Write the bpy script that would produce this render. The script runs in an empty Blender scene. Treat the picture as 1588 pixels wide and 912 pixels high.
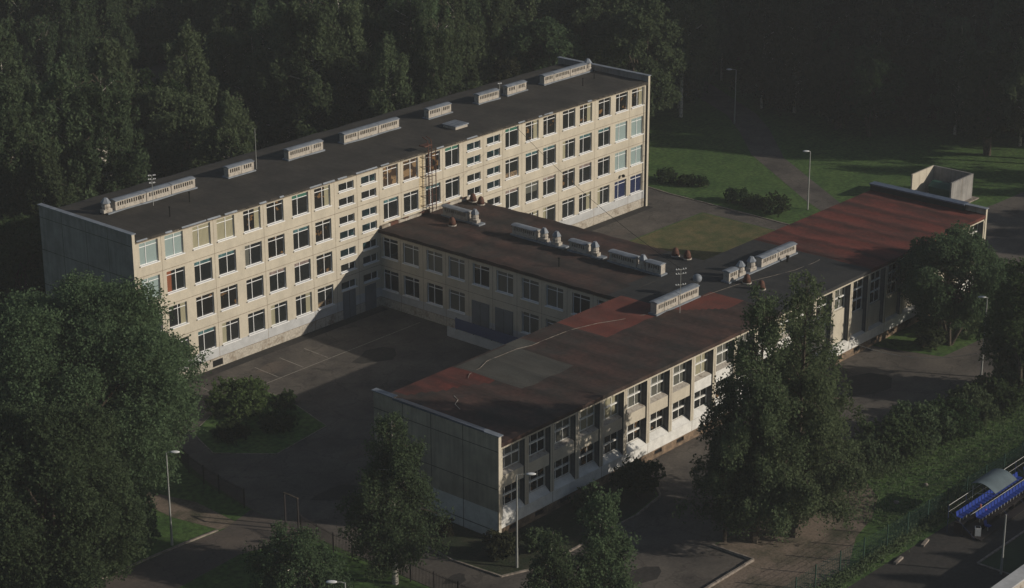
import bpy, bmesh, math, random
import numpy as np
from mathutils import Vector, Matrix

# ------------------------------------------------------------------ camera, sky, sun, exposure
scene = bpy.context.scene
COL = scene.collection
YAW, PITCH, ROLL = 0.8529, 0.3524, 0.0019
cam_d = bpy.data.cameras.new('camera')
cam_d.sensor_width = 36.0
cam_d.lens = 3267.4 / 1588 * 36.0
cam_d.clip_start = 1.0
cam_d.clip_end = 6000.0
cam = bpy.data.objects.new('camera', cam_d)
COL.objects.link(cam)
_f = Vector((math.cos(PITCH)*math.sin(YAW), math.cos(PITCH)*math.cos(YAW), -math.sin(PITCH)))
_r = Vector((math.cos(YAW), -math.sin(YAW), 0))
_d = _f.cross(_r)
_c, _s = math.cos(ROLL), math.sin(ROLL)
_r2 = _c*_r + _s*_d
_d2 = -_s*_r + _c*_d
R3 = Matrix((( _r2.x, -_d2.x, -_f.x), (_r2.y, -_d2.y, -_f.y), (_r2.z, -_d2.z, -_f.z)))
cam.matrix_world = Matrix.Translation((-107.61, -137.13, 72.42)) @ R3.to_4x4()
scene.camera = cam

SUN = Vector((0.459, -0.823, 0.340)).normalized()
w = bpy.data.worlds.new('World'); scene.world = w; w.use_nodes = True
nt = w.node_tree
bg = nt.nodes['Background']
sky = nt.nodes.new('ShaderNodeTexSky'); sky.sky_type = 'NISHITA'; sky.sun_disc = False
sky.sun_elevation = math.asin(SUN.z); sky.sun_rotation = math.atan2(SUN.x, SUN.y)
sky.air_density = 1.0; sky.dust_density = 1.0; sky.ozone_density = 1.0
nt.links.new(sky.outputs[0], bg.inputs[0]); bg.inputs[1].default_value = 0.05
sl = bpy.data.lights.new('sun', 'SUN'); sl.energy = 3.9; sl.angle = math.radians(0.55); sl.color = (1.0, 0.90, 0.76)
so = bpy.data.objects.new('sun', sl); COL.objects.link(so)
so.rotation_euler = (-SUN).to_track_quat('-Z', 'Y').to_euler(); so.location = (60, -160, 120)
scene.view_settings.view_transform = 'Standard'; scene.view_settings.look = 'None'
scene.view_settings.exposure = 0.0; scene.view_settings.gamma = 1.0
scene.view_settings.use_curve_mapping = False
scene.cycles.max_bounces = 5; scene.cycles.diffuse_bounces = 2; scene.cycles.glossy_bounces = 2
scene.cycles.transmission_bounces = 2; scene.cycles.transparent_max_bounces = 4
scene.cycles.caustics_reflective = False; scene.cycles.caustics_refractive = False
LIFT_HAZE = 0.00028  # density of the volume added to lift the dark tones

# ------------------------------------------------------------------ materials
def mat(name, col, rough=0.9, var=0.0, scale=1.0, col2=None, detail=6, bump=0.0, bscale=20.0, spec=0.3,
        metal=0.0, stretch=(1, 1, 1), lo=0.4, hi=0.6, coat=0.0, fine=0.0, fscale=9.0, fstretch=None, crack=0.0, seam=None, band=None):
    m = bpy.data.materials.new(name); m.use_nodes = True
    n = m.node_tree.nodes; l = m.node_tree.links
    b = n['Principled BSDF']
    b.inputs['Base Color'].default_value = (*col, 1); b.inputs['Roughness'].default_value = rough
    b.inputs['Specular IOR Level'].default_value = spec; b.inputs['Metallic'].default_value = metal
    b.inputs['Coat Weight'].default_value = coat
    tc = n.new('ShaderNodeTexCoord'); mp = n.new('ShaderNodeMapping'); l.new(tc.outputs['Object'], mp.inputs[0])
    mp.inputs['Scale'].default_value = stretch
    last = None
    if var or col2:
        no = n.new('ShaderNodeTexNoise'); l.new(mp.outputs[0], no.inputs['Vector'])
        no.inputs['Scale'].default_value = scale; no.inputs['Detail'].default_value = detail
        no.inputs['Roughness'].default_value = 0.65
        r = n.new('ShaderNodeValToRGB'); l.new(no.outputs['Fac'], r.inputs[0])
        r.color_ramp.elements[0].position = lo; r.color_ramp.elements[1].position = hi
        c2 = col2 if col2 else tuple(c*(1+var) for c in col)
        c1 = col if col2 else tuple(c*(1-var) for c in col)
        r.color_ramp.elements[0].color = (*c1, 1); r.color_ramp.elements[1].color = (*c2, 1)
        last = r.outputs[0]
        if fine:
            n2 = n.new('ShaderNodeTexNoise'); 
            if fstretch:
                m2 = n.new('ShaderNodeMapping'); l.new(tc.outputs['Object'], m2.inputs[0]); m2.inputs['Scale'].default_value = fstretch; l.new(m2.outputs[0], n2.inputs['Vector'])
            else: l.new(tc.outputs['Object'], n2.inputs['Vector'])
            n2.inputs['Scale'].default_value = fscale; n2.inputs['Detail'].default_value = 4
            mr = n.new('ShaderNodeMapRange'); l.new(n2.outputs['Fac'], mr.inputs[0])
            mr.inputs[1].default_value = 0.3; mr.inputs[2].default_value = 0.7
            mr.inputs[3].default_value = 1-fine; mr.inputs[4].default_value = 1+fine
            mx = n.new('ShaderNodeVectorMath'); mx.operation = 'SCALE'
            l.new(last, mx.inputs[0]); l.new(mr.outputs[0], mx.inputs['Scale'])
            last = mx.outputs[0]
        if crack:
            vo = n.new('ShaderNodeTexVoronoi'); vo.feature = 'DISTANCE_TO_EDGE'; vo.inputs['Scale'].default_value = crack
            nw = n.new('ShaderNodeTexNoise'); nw.inputs['Scale'].default_value = 1.2; nw.inputs['Detail'].default_value = 5; l.new(tc.outputs['Object'], nw.inputs['Vector'])
            ad = n.new('ShaderNodeVectorMath'); ad.operation = 'MULTIPLY_ADD'; ad.inputs[1].default_value = (1.6, 1.6, 1.6); l.new(nw.outputs['Color'], ad.inputs[0]); l.new(tc.outputs['Object'], ad.inputs[2])
            l.new(ad.outputs[0], vo.inputs['Vector'])
            mc = n.new('ShaderNodeMapRange'); l.new(vo.outputs['Distance'], mc.inputs[0]); mc.inputs[1].default_value = .004; mc.inputs[2].default_value = .02; mc.inputs[3].default_value = .68; mc.inputs[4].default_value = 1.0
            mk = n.new('ShaderNodeVectorMath'); mk.operation = 'SCALE'; l.new(last, mk.inputs[0]); l.new(mc.outputs[0], mk.inputs['Scale']); last = mk.outputs[0]
        if band:
            sx = n.new('ShaderNodeSeparateXYZ'); nw = n.new('ShaderNodeTexNoise'); nw.inputs['Scale'].default_value = .7; nw.inputs['Detail'].default_value = 5; l.new(tc.outputs['Object'], nw.inputs['Vector'])
            ad = n.new('ShaderNodeVectorMath'); ad.operation = 'MULTIPLY_ADD'; ad.inputs[1].default_value = (1.5, 1.5, 1.5); l.new(nw.outputs['Color'], ad.inputs[0]); l.new(tc.outputs['Object'], ad.inputs[2]); l.new(ad.outputs[0], sx.inputs[0])
            d1 = n.new('ShaderNodeMath'); d1.operation = 'MULTIPLY'; l.new(sx.outputs[0], d1.inputs[0]); d1.inputs[1].default_value = 2*math.pi/band[0]
            d2 = n.new('ShaderNodeMath'); d2.operation = 'SINE'; l.new(d1.outputs[0], d2.inputs[0])
            d3 = n.new('ShaderNodeMapRange'); l.new(d2.outputs[0], d3.inputs[0]); d3.inputs[1].default_value = -.2; d3.inputs[2].default_value = 1.0; d3.inputs[3].default_value = 1.0; d3.inputs[4].default_value = band[1]
            mk = n.new('ShaderNodeVectorMath'); mk.operation = 'SCALE'; l.new(last, mk.inputs[0]); l.new(d3.outputs[0], mk.inputs['Scale']); last = mk.outputs[0]
        if seam:
            sx = n.new('ShaderNodeSeparateXYZ'); l.new(tc.outputs['Object'], sx.inputs[0])
            d1 = n.new('ShaderNodeMath'); d1.operation = 'DIVIDE'; l.new(sx.outputs[seam[0]], d1.inputs[0]); d1.inputs[1].default_value = seam[1]
            d2 = n.new('ShaderNodeMath'); d2.operation = 'FRACT'; l.new(d1.outputs[0], d2.inputs[0])
            d3 = n.new('ShaderNodeMapRange'); l.new(d2.outputs[0], d3.inputs[0]); d3.inputs[1].default_value = .0; d3.inputs[2].default_value = .12; d3.inputs[3].default_value = .66; d3.inputs[4].default_value = 1.0
            mk = n.new('ShaderNodeVectorMath'); mk.operation = 'SCALE'; l.new(last, mk.inputs[0]); l.new(d3.outputs[0], mk.inputs['Scale']); last = mk.outputs[0]
        l.new(last, b.inputs['Base Color'])
    if bump:
        nb = n.new('ShaderNodeTexNoise'); l.new(tc.outputs['Object'], nb.inputs['Vector']); nb.inputs['Scale'].default_value = bscale
        nb.inputs['Detail'].default_value = 3
        bp = n.new('ShaderNodeBump'); bp.inputs['Strength'].default_value = bump; bp.inputs['Distance'].default_value = 0.05
        l.new(nb.outputs['Fac'], bp.inputs['Height']); l.new(bp.outputs[0], b.inputs['Normal'])
    return m

def leafmat(name, col, col2, trans=0.5, scale=1.3):
    m = bpy.data.materials.new(name); m.use_nodes = True
    n = m.node_tree.nodes; l = m.node_tree.links
    n.remove(n['Principled BSDF']); out = n['Material Output']
    tc = n.new('ShaderNodeTexCoord'); no = n.new('ShaderNodeTexNoise'); l.new(tc.outputs['Object'], no.inputs['Vector'])
    no.inputs['Scale'].default_value = scale; no.inputs['Detail'].default_value = 5; no.inputs['Roughness'].default_value = 0.75
    r = n.new('ShaderNodeValToRGB'); l.new(no.outputs['Fac'], r.inputs[0])
    r.color_ramp.elements[0].position = 0.35; r.color_ramp.elements[1].position = 0.68
    r.color_ramp.elements[0].color = (*col, 1); r.color_ramp.elements[1].color = (*col2, 1)
    oi = n.new('ShaderNodeObjectInfo'); hs = n.new('ShaderNodeHueSaturation')
    mr = n.new('ShaderNodeMapRange'); l.new(oi.outputs['Random'], mr.inputs[0])
    mr.inputs[3].default_value = 0.72; mr.inputs[4].default_value = 1.28; l.new(mr.outputs[0], hs.inputs['Value'])
    mh = n.new('ShaderNodeMapRange'); ml = n.new('ShaderNodeMath'); ml.operation = 'FRACT'
    mm = n.new('ShaderNodeMath'); mm.operation = 'MULTIPLY'; mm.inputs[1].default_value = 7.31
    l.new(oi.outputs['Random'], mm.inputs[0]); l.new(mm.outputs[0], ml.inputs[0]); l.new(ml.outputs[0], mh.inputs[0])
    mh.inputs[3].default_value = 0.48; mh.inputs[4].default_value = 0.52; l.new(mh.outputs[0], hs.inputs['Hue'])
    l.new(r.outputs[0], hs.inputs['Color'])
    d = n.new('ShaderNodeBsdfDiffuse'); t = n.new('ShaderNodeBsdfTranslucent'); mx = n.new('ShaderNodeMixShader')
    mx.inputs[0].default_value = trans
    l.new(hs.outputs[0], d.inputs[0]); l.new(hs.outputs[0], t.inputs[0])
    l.new(d.outputs[0], mx.inputs[1]); l.new(t.outputs[0], mx.inputs[2]); l.new(mx.outputs[0], out.inputs[0])
    return m

def glassmat(name, base, warm=None, thr=0.62):
    m = mat(name, base, rough=0.06, spec=0.5)
    n = m.node_tree.nodes; l = m.node_tree.links; b = n['Principled BSDF']
    if warm:
        g = n.new('ShaderNodeNewGeometry'); mp = n.new('ShaderNodeMapping'); l.new(g.outputs['Position'], mp.inputs[0])
        mp.inputs['Scale'].default_value = (1, 1, 1.3)
        no = n.new('ShaderNodeTexNoise'); no.inputs['Scale'].default_value = 1.1; no.inputs['Detail'].default_value = 3
        l.new(mp.outputs[0], no.inputs['Vector'])
        r = n.new('ShaderNodeValToRGB'); r.color_ramp.elements[0].position = thr; r.color_ramp.elements[1].position = thr+0.04
        r.color_ramp.elements[0].color = (*base, 1); r.color_ramp.elements[1].color = (*warm, 1)
        l.new(no.outputs['Fac'], r.inputs[0]); l.new(r.outputs[0], b.inputs['Base Color'])
    return m

def curtainmat(name, c1, c2):
    m = mat(name, c1, rough=0.35, spec=0.4)
    n = m.node_tree.nodes; l = m.node_tree.links; b = n['Principled BSDF']
    tc = n.new('ShaderNodeTexCoord'); wv = n.new('ShaderNodeTexWave'); l.new(tc.outputs['Object'], wv.inputs[0])
    wv.inputs['Scale'].default_value = 2.2; wv.inputs['Distortion'].default_value = 1.5; wv.bands_direction = 'X'
    r = n.new('ShaderNodeValToRGB'); l.new(wv.outputs['Fac'], r.inputs[0])
    r.color_ramp.elements[0].color = (*c1, 1); r.color_ramp.elements[1].color = (*c2, 1)
    l.new(r.outputs[0], b.inputs['Base Color'])
    return m

M = {}
M['cream'] = mat('cream_panel', (.475, .435, .358), var=.07, scale=.7, stretch=(1, 1, .5), bump=.15, bscale=30, fine=.05, fscale=6)
M['joint'] = mat('panel_joint', (.20, .16, .12), var=.35, scale=3, rough=.95)
M['dark_joint'] = mat('tarred_joint', (.085, .08, .072), var=.5, scale=3)
M['greyband'] = mat('grey_painted_base', (.43, .44, .45), var=.08, scale=1.0, fine=.04)
M['plinth'] = mat('stained_plinth', (.40, .37, .32), col2=(.17, .13, .09), scale=.8, lo=.5, hi=.72, stretch=(1, 1, 1.5), fine=.25, fscale=5, bump=.3)
M['grey_end'] = mat('grey_end_panel', (.235, .228, .222), var=.16, scale=.5, fine=.16, fscale=1.0, fstretch=(3, 3, .25))
M['brown_end'] = mat('dun_end_panel', (.37, .33, .265), var=.16, scale=.5, fine=.18, fscale=1.0, fstretch=(3, 3, .25))
M['cwhite'] = mat('whitewashed_band', (.64, .64, .62), var=.10, scale=1.2, fine=.05)
M['cplinth'] = mat('raw_brown_plinth', (.24, .17, .115), col2=(.12, .09, .065), scale=1.3, fine=.2)
M['reveal_shade'] = mat('shade_pilaster_side', (.115, .118, .125), var=.15, scale=2)  # dark grey carries the shade on the pilaster sides
M['brick'] = mat('pale_tile', (.50, .42, .28), var=.15, scale=4)
M['white'] = mat('white_plastic', (.78, .79, .80), rough=.4)
M['oldwhite'] = mat('old_white_timber', (.70, .70, .68), rough=.7, var=.2, scale=4)
M['glass'] = glassmat('dark_glass', (.016, .018, .018))
M['glass_room'] = glassmat('dark_glass_room', (.015, .015, .014), warm=(.16, .095, .045), thr=.60)
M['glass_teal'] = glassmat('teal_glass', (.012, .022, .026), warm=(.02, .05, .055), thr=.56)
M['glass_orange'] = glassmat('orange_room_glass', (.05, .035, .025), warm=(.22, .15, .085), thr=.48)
M['blind'] = curtainmat('pale_blue_blind', (.22, .29, .29), (.27, .34, .34))
M['beige'] = curtainmat('beige_curtain', (.20, .19, .13), (.36, .34, .24))
M['greycurt'] = curtainmat('grey_curtain', (.05, .055, .05), (.14, .14, .12))
M['bluecurt'] = mat('blue_screen', (.018, .026, .07), rough=.3)
M['redcurt'] = curtainmat('red_curtain', (.12, .03, .02), (.30, .12, .06))
M['skytint'] = mat('painted_sky_pane', (.06, .12, .13), rough=.15, var=.5, scale=1.2)  # teal colour stands in for sky mirrored in the upper panes
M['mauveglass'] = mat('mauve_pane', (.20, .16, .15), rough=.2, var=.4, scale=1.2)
M['greencloth'] = mat('green_cloth', (.03, .12, .085), rough=.5)
M['oldcloth'] = mat('pale_clutter', (.26, .18, .10), col2=(.03, .03, .03), scale=5, rough=.6)
M['roof'] = mat('bitumen_roof', (.034, .031, .027), col2=(.050, .045, .039), scale=.35, detail=8, fine=.15, fscale=3, bump=.2, bscale=10, seam=(0, 1.0))
M['roof_black'] = mat('black_roofing_felt', (.022, .023, .025), col2=(.034, .034, .034), scale=.4, fine=.14, fscale=3, bump=.2, bscale=10, seam=(0, 1.0))
M['roof_brown'] = mat('brown_roofing_felt', (.068, .036, .029), col2=(.038, .031, .027), scale=.30, detail=8, lo=.38, hi=.62, fine=.25, fscale=2.5, bump=.25, bscale=8, seam=(0, 1.0), band=(3.0116, .55))
M['roof_red'] = mat('red_roofing_felt', (.150, .036, .026), col2=(.080, .028, .022), scale=.45, detail=7, stretch=(1, .35, 1), fine=.18, fscale=3, bump=.2, bscale=8, band=(3.0116, .42))
M['roof_red1'] = mat('bright_red_felt', (.155, .040, .028), col2=(.080, .034, .027), scale=.7, detail=7, lo=.35, hi=.75, fine=.12, bump=.2, bscale=8)
M['roof_grey'] = mat('grey_weathered_felt', (.078, .076, .066), col2=(.040, .038, .033), scale=.6, stretch=(1, .3, 1), lo=.35, hi=.7, fine=.15, bump=.25, bscale=8)
M['metal'] = mat('galvanised_sheet', (.20, .225, .26), rough=.62, metal=.1, var=.15, scale=1.5)
M['darkmetal'] = mat('blue_grey_coping', (.10, .125, .18), rough=.4, metal=.3, var=.15, scale=1.5)
M['concrete'] = mat('vent_concrete', (.40, .37, .33), col2=(.15, .12, .09), scale=2.6, fine=.15, lo=.5, hi=.75)
M['black'] = mat('black_void', (.006, .006, .006))
M['rust'] = mat('rusty_iron', (.12, .048, .032), col2=(.07, .035, .025), scale=4, rough=.8)
M['asphalt'] = mat('asphalt', (.118, .104, .090), col2=(.056, .050, .046), scale=.22, detail=10, lo=.38, hi=.64, fine=.16, fscale=4, bump=.2, bscale=25, crack=.22)
M['asphalt_dirt'] = mat('dusty_asphalt', (.120, .098, .082), col2=(.066, .058, .054), scale=.3, detail=9, lo=.35, hi=.7, fine=.14, fscale=4, crack=.3)
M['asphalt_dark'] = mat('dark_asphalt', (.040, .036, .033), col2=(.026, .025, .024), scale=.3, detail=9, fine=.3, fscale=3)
M['dirt'] = mat('bare_dirt', (.180, .140, .110), col2=(.05, .052, .030), scale=.30, detail=9, lo=.45, hi=.66, fine=.25, fscale=5, bump=.4, bscale=6)
M['grass'] = mat('lawn_grass', (.036, .080, .017), col2=(.062, .112, .026), scale=.35, detail=12, lo=.38, hi=.62, fine=.45, fscale=2.2, bump=.9, bscale=4)
M['drygrass'] = mat('dry_lawn', (.135, .112, .050), col2=(.052, .070, .022), scale=.5, detail=10, lo=.36, hi=.64, fine=.30, fscale=4, bump=.7, bscale=5)
M['bedsoil_shade'] = mat('shaded_planted_soil', (.018, .028, .012), col2=(.045, .040, .026), scale=.8, detail=9, lo=.45, hi=.7, fine=.35, fscale=5, bump=.8, bscale=6)  # bed soil, darkened to include the shade of the trees
M['turf'] = mat('sports_turf', (.030, .050, .022), var=.15, scale=.5, fine=.15)
M['kerb'] = mat('kerb_stone', (.22, .19, .165), var=.3, scale=2.5)
M['line'] = mat('worn_line_paint', (.30, .28, .24), col2=(.12, .11, .10), scale=3, lo=.5, hi=.66)
M['steel'] = mat('pale_steel_pole', (.36, .37, .36), rough=.5, metal=.3, var=.1)
M['lampwhite'] = mat('lamp_shell', (.62, .64, .66), rough=.35)
M['fence'] = mat('dark_fence_paint', (.022, .018, .018), rough=.6)
M['greenfence'] = mat('green_fence_paint', (.02, .055, .04), rough=.6)
M['birchbark'] = mat('birch_bark', (.50, .47, .42), col2=(.05, .045, .04), scale=3.5, stretch=(1, 1, 2.5), lo=.52, hi=.60)
M['bark'] = mat('dark_bark', (.075, .060, .045), var=.4, scale=5)
M['canopy'] = mat('canopy_sheet', (.10, .135, .155), rough=.7, var=.1)
M['seat'] = mat('blue_plastic', (.010, .035, .23), rough=.35, spec=.5)
M['banner'] = mat('banner_cloth', (.40, .43, .46), rough=.7)
M['ink'] = mat('blue_lettering', (.03, .07, .22))
M['door'] = mat('grey_blue_door', (.12, .135, .155), rough=.6, var=.08)
M['bluepanel'] = mat('blue_panel', (.04, .06, .15), rough=.6)
M['leaf_birch'] = leafmat('birch_leaf', (.064, .096, .052), (.106, .144, .076))
M['leaf_willow'] = leafmat('willow_leaf', (.066, .106, .056), (.108, .156, .082))
M['leaf_dark'] = leafmat('maple_leaf', (.040, .066, .030), (.070, .102, .046))
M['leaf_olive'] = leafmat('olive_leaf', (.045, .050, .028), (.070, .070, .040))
M['leaf_bright'] = leafmat('bright_bush_leaf', (.060, .105, .038), (.105, .155, .065))
M['leaf_bush'] = leafmat('bush_leaf', (.080, .114, .060), (.134, .176, .094))

# ------------------------------------------------------------------ helpers
class MB:
    """collects faces, several materials, one mesh"""
    def __init__(s): s.v = []; s.f = []; s.m = []; s.mats = []
    def mi(s, m):
        if m not in s.mats: s.mats.append(m)
        return s.mats.index(m)
    def quad(s, a, b, c, d, m):
        i = len(s.v); s.v += [tuple(a), tuple(b), tuple(c), tuple(d)]; s.f.append((i, i+1, i+2, i+3)); s.m.append(s.mi(m))
    def poly(s, pts, m):
        i = len(s.v); s.v += [tuple(p) for p in pts]; s.f.append(tuple(range(i, i+len(pts)))); s.m.append(s.mi(m))
    def box(s, x0, x1, y0, y1, z0, z1, m, top=None):
        i = len(s.v)
        s.v += [(x0,y0,z0),(x1,y0,z0),(x1,y1,z0),(x0,y1,z0),(x0,y0,z1),(x1,y0,z1),(x1,y1,z1),(x0,y1,z1)]
        k = s.mi(m); kt = s.mi(top) if top else k
        for f in ((0,3,2,1),(0,1,5,4),(1,2,6,5),(2,3,7,6),(3,0,4,7)): s.f.append(tuple(i+q for q in f)); s.m.append(k)
        s.f.append((i+4,i+5,i+6,i+7)); s.m.append(kt)
    def tube(s, p0, p1, r0, r1, m, n=8, caps=True):
        p0 = Vector(p0); p1 = Vector(p1); d = (p1-p0).normalized()
        a = d.orthogonal().normalized(); b = d.cross(a); i = len(s.v); k = s.mi(m)
        for p, r in ((p0, r0), (p1, r1)):
            for q in range(n):
                t = 2*math.pi*q/n; s.v.append(tuple(p + r*(math.cos(t)*a + math.sin(t)*b)))
        for q in range(n):
            s.f.append((i+q, i+(q+1) % n, i+n+(q+1) % n, i+n+q)); s.m.append(k)
        if caps:
            s.f.append(tuple(i+q for q in reversed(range(n)))); s.m.append(k)
            s.f.append(tuple(i+n+q for q in range(n))); s.m.append(k)
    def lathe(s, c, prof, m, n=8, rot=0.0):
        i = len(s.v); k = s.mi(m)
        for r, z in prof:
            for q in range(n):
                t = 2*math.pi*q/n + rot; s.v.append((c[0]+r*math.cos(t), c[1]+r*math.sin(t), c[2]+z))
        for j in range(len(prof)-1):
            for q in range(n):
                a = i+j*n+q; b = i+j*n+(q+1) % n
                s.f.append((a, b, b+n, a+n)); s.m.append(k)
        s.f.append(tuple(i+(len(prof)-1)*n+q for q in range(n))); s.m.append(k)
        s.f.append(tuple(i+q for q in reversed(range(n)))); s.m.append(k)
    def strip(s, pts, r, m, n=5):
        for a, b in zip(pts[:-1], pts[1:]): s.tube(a, b, r, r, m, n)
    def build(s, name, parent=None, smooth=False):
        me = bpy.data.meshes.new(name); me.from_pydata(s.v, [], s.f)
        for m in s.mats: me.materials.append(M[m] if isinstance(m, str) else m)
        me.polygons.foreach_set('material_index', s.m)
        if smooth: me.polygons.foreach_set('use_smooth', [True]*len(s.f))
        me.update()
        o = bpy.data.objects.new(name, me); COL.objects.link(o)
        if parent: o.parent = parent
        return o

def tag(o, label=None, cat=None, group=None, kind=None):
    if label: o['label'] = label
    if cat: o['category'] = cat
    if group: o['group'] = group
    if kind: o['kind'] = kind
    return o
def thing(name, label, cat, loc=(0, 0, 0), rz=0.0, group=None):
    o = bpy.data.objects.new(name, None); COL.objects.link(o); o.empty_display_size = .3
    o.location = loc; o.rotation_euler = (0, 0, rz)
    return tag(o, label, cat, group)
def copy_tree(o, parent=None):
    c = o.copy(); COL.objects.link(c)
    if parent: c.parent = parent
    for ch in list(o.children): copy_tree(ch, c)
    return c
def put(o, loc, rz=0.0, sc=1.0):
    o.location = loc; o.rotation_euler = (0, 0, rz); o.scale = (sc, sc, sc) if not isinstance(sc, tuple) else sc
    return o
def sheet(name, pts, z, m, kind='structure'):
    b = MB(); b.poly([(x, y, z) for x, y in pts], m); o = b.build(name); o['kind'] = kind
    return o

# ------------------------------------------------------------------ the ground
g = MB(); g.box(-2500, 2500, -2500, 2500, -1.0, 0.0, 'grass'); tag(g.build('ground'), kind='structure')
sheet('yard', [(29.9,-.02),(-5,-.02),(-6.1,-11.3),(-8.2,-18),(-9.2,-24),(-9.3,-30.4),(-9.4,-41),(-9.3,-58.6),(9.15,-58.6),(9.05,-55),
      (24,-55),(32,-54),(47,-54.4),(58,-54.8),(72,-53),(130,-50),(122,-30),(99,-29.5),(92,-28.8),(86,-22.5),(81,-18),(77,-17),(75,-29.3),(75,-36),
      (72.4,-41.9),(15.4,-41.9),(15.4,-44.5),(13.4,-46.8),(9.4,-47.5),(-2,-47.4),(-4.8,-46.2),(-5.2,-41.7),(-4.9,-37.4),(-3.5,-29.5),(29.9,-29.4)], .004, 'asphalt')
sheet('back_road', [(42.6,-.02),(42.6,-6.2),(74.4,-6.3),(74.6,-29.4),(76.9,-29.4),(76.9,-14.6),(77.4,.8),(78,5),(78,30),(73,30),(73,-.02)], .004, 'asphalt')
sheet('footpath', [(80.5,-21),(85.6,-12.5),(96.6,2.6),(104,9.6),(109.5,15.5),(118,30),(122,28),(112.5,13),(107.4,7.4),(98.1,-1.1),(87.7,-15.5),(83.5,-22)], .008, 'asphalt')
sheet('dry_lawn', [(44,-6.4),(74.2,-6.5),(74.4,-29.3),(42.8,-29.3),(42.8,-10)], .010, 'drygrass')
sheet('road', [(-120,-24.7),(-17.6,-24.8),(-13,-25.2),(-9.25,-24.2),(-9.35,-30.3),(-11.5,-30.3),(-15,-29.2),(-21.3,-29.8),(-120,-31)], .008, 'asphalt_dirt')
sheet('dirt_path', [(-16,-5),(-14,-15.5),(-14.2,-20.5),(-13.2,-25),(-11.5,-25.2),(-11.2,-19.9),(-12.4,-15.8),(-13.5,-5)], .006, 'dirt')
sheet('dirt_patch', [(9.25,-55.1),(27,-55.2),(26.5,-57.6),(24.5,-60.0),(21.0,-61.6),(17.5,-62.4),(13,-64.6),(-9.3,-64.6),(-9.3,-58.8),(9.25,-58.8)], .010, 'dirt')
sheet('stadium_track', [(6,-66.2),(26,-66.6),(90,-67.2),(110,-140),(-60,-140),(-30,-66)], .004, 'asphalt_dark')
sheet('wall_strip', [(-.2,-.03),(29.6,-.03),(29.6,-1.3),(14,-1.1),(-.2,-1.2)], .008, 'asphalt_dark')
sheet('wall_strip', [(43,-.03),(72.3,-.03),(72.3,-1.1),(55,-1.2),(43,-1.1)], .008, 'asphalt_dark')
sheet('sports_field', [(19.8,-71.6),(100,-72.4),(100,-135),(19.8,-135)], .008, 'turf')
sheet('planting_bed', [(-5.0,-37.4),(-3.6,-29.6),(-.2,-29.6),(-.2,-42.1),(15.2,-42.1),(15.2,-44.5),(13.3,-46.6),(9.4,-47.3),(-2,-47.2),(-4.6,-46.1),(-5.0,-41.7)], .012, 'bedsoil_shade')
sheet('grass_verge', [(52,-42.0),(70,-42.0),(68,-47),(62,-49.2),(54,-48.6)], .012, 'grass')

def kerb(name, pts, wd=.16, h=.12, label='', m='kerb'):
    b = MB()
    for i, (p, q) in enumerate(zip(pts[:-1], pts[1:])):
        p = Vector((*p, 0)); q = Vector((*q, 0)); d = (q-p); L = d.length; d.normalize(); nn = Vector((-d.y, d.x, 0))*wd/2
        k = max(1, int(L/1.0)); 
        for j in range(k):
            a = p + d*(L*j/k+.01); c = p + d*(L*(j+1)/k-.01); hz = h + random.uniform(-.012, .012)
            vs = [a-nn, c-nn, c+nn, a+nn]
            i0 = len(b.v); b.v += [(v.x, v.y, 0) for v in vs] + [(v.x, v.y, hz) for v in vs]
            for f in ((0,1,5,4),(1,2,6,5),(2,3,7,6),(3,0,4,7),(4,5,6,7)): b.f.append(tuple(i0+t for t in f)); b.m.append(b.mi(m))
    return tag(b.build(name), kind='structure')
random.seed(3)
kerb('kerb', [(-40,-24.6),(-25.9,-24.5),(-17.6,-24.7),(-13.4,-25.0)])
kerb('kerb', [(-3.4,-29.6),(-4.9,-37.4),(-5.3,-41.7),(-4.9,-46.3),(-2,-47.5),(9.4,-47.6),(13.5,-46.9),(15.5,-44.6),(15.5,-42.2)])
kerb('kerb', [(9.15,-55.0),(9.25,-58.75),(3.4,-58.75),(-9.2,-58.8)], h=.2)
kerb('kerb', [(24,-55.1),(32,-54.1),(47,-54.5),(58,-54.9),(72,-53.1)])
kerb('kerb', [(77.0,-17),(77.0,-14.6),(77.5,.8),(78.1,5),(78.1,30)], h=.08)
kerb('kerb', [(100,-72.3),(19.7,-71.5),(19.7,-135)], h=.08)
isl = [(-2.6,-9.6),(2,-7.4),(7.5,-6.5),(7.7,-10.2),(5.8,-17.1),(-.9,-18.1),(-4.2,-14)]
sheet('green_island', isl, .05, 'grass'); kerb('kerb', isl+[isl[0]], h=.06, wd=.08)
rp = random.Random(9)
for cx_, cy_, r_, m_ in [(12,-4,2.2,'asphalt_dirt'),(20,-9,2.6,'asphalt_dark'),(4,-23,2.4,'asphalt_dirt'),(-3,-27,2.2,'asphalt_dark'),(11,-22,1.8,'asphalt_dirt'),(-6,-33,1.6,'asphalt_dirt'),(-7.2,-44,1.2,'asphalt_dark'),(20,-47,2.4,'asphalt_dark'),(31,-49,2.8,'asphalt_dirt'),(44,-47,3.0,'asphalt_dark'),(2,-54,1.8,'asphalt_dark'),(52,-3,2.2,'asphalt_dark'),(63,-3.5,1.6,'asphalt_dirt'),(17,-52,1.6,'asphalt_dirt'),(24.5,-44.5,1.8,'asphalt_dirt')]:
    sheet('asphalt_patch', [(cx_+r_*rp.uniform(.6, 1.3)*math.cos(2*math.pi*k/9), cy_+.6*r_*rp.uniform(.6, 1.3)*math.sin(2*math.pi*k/9)) for k in range(9)], .0065, m_)
b = MB()
def line2(p, q, wd=.085, z=.008):
    p = Vector((*p, z)); q = Vector((*q, z)); d = (q-p).normalized(); nn = Vector((-d.y, d.x, 0))*wd/2
    b.quad(p-nn, q-nn, q+nn, p+nn, 'line')
line2((3.5,-6.22), (29.0,-6.1))
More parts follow.
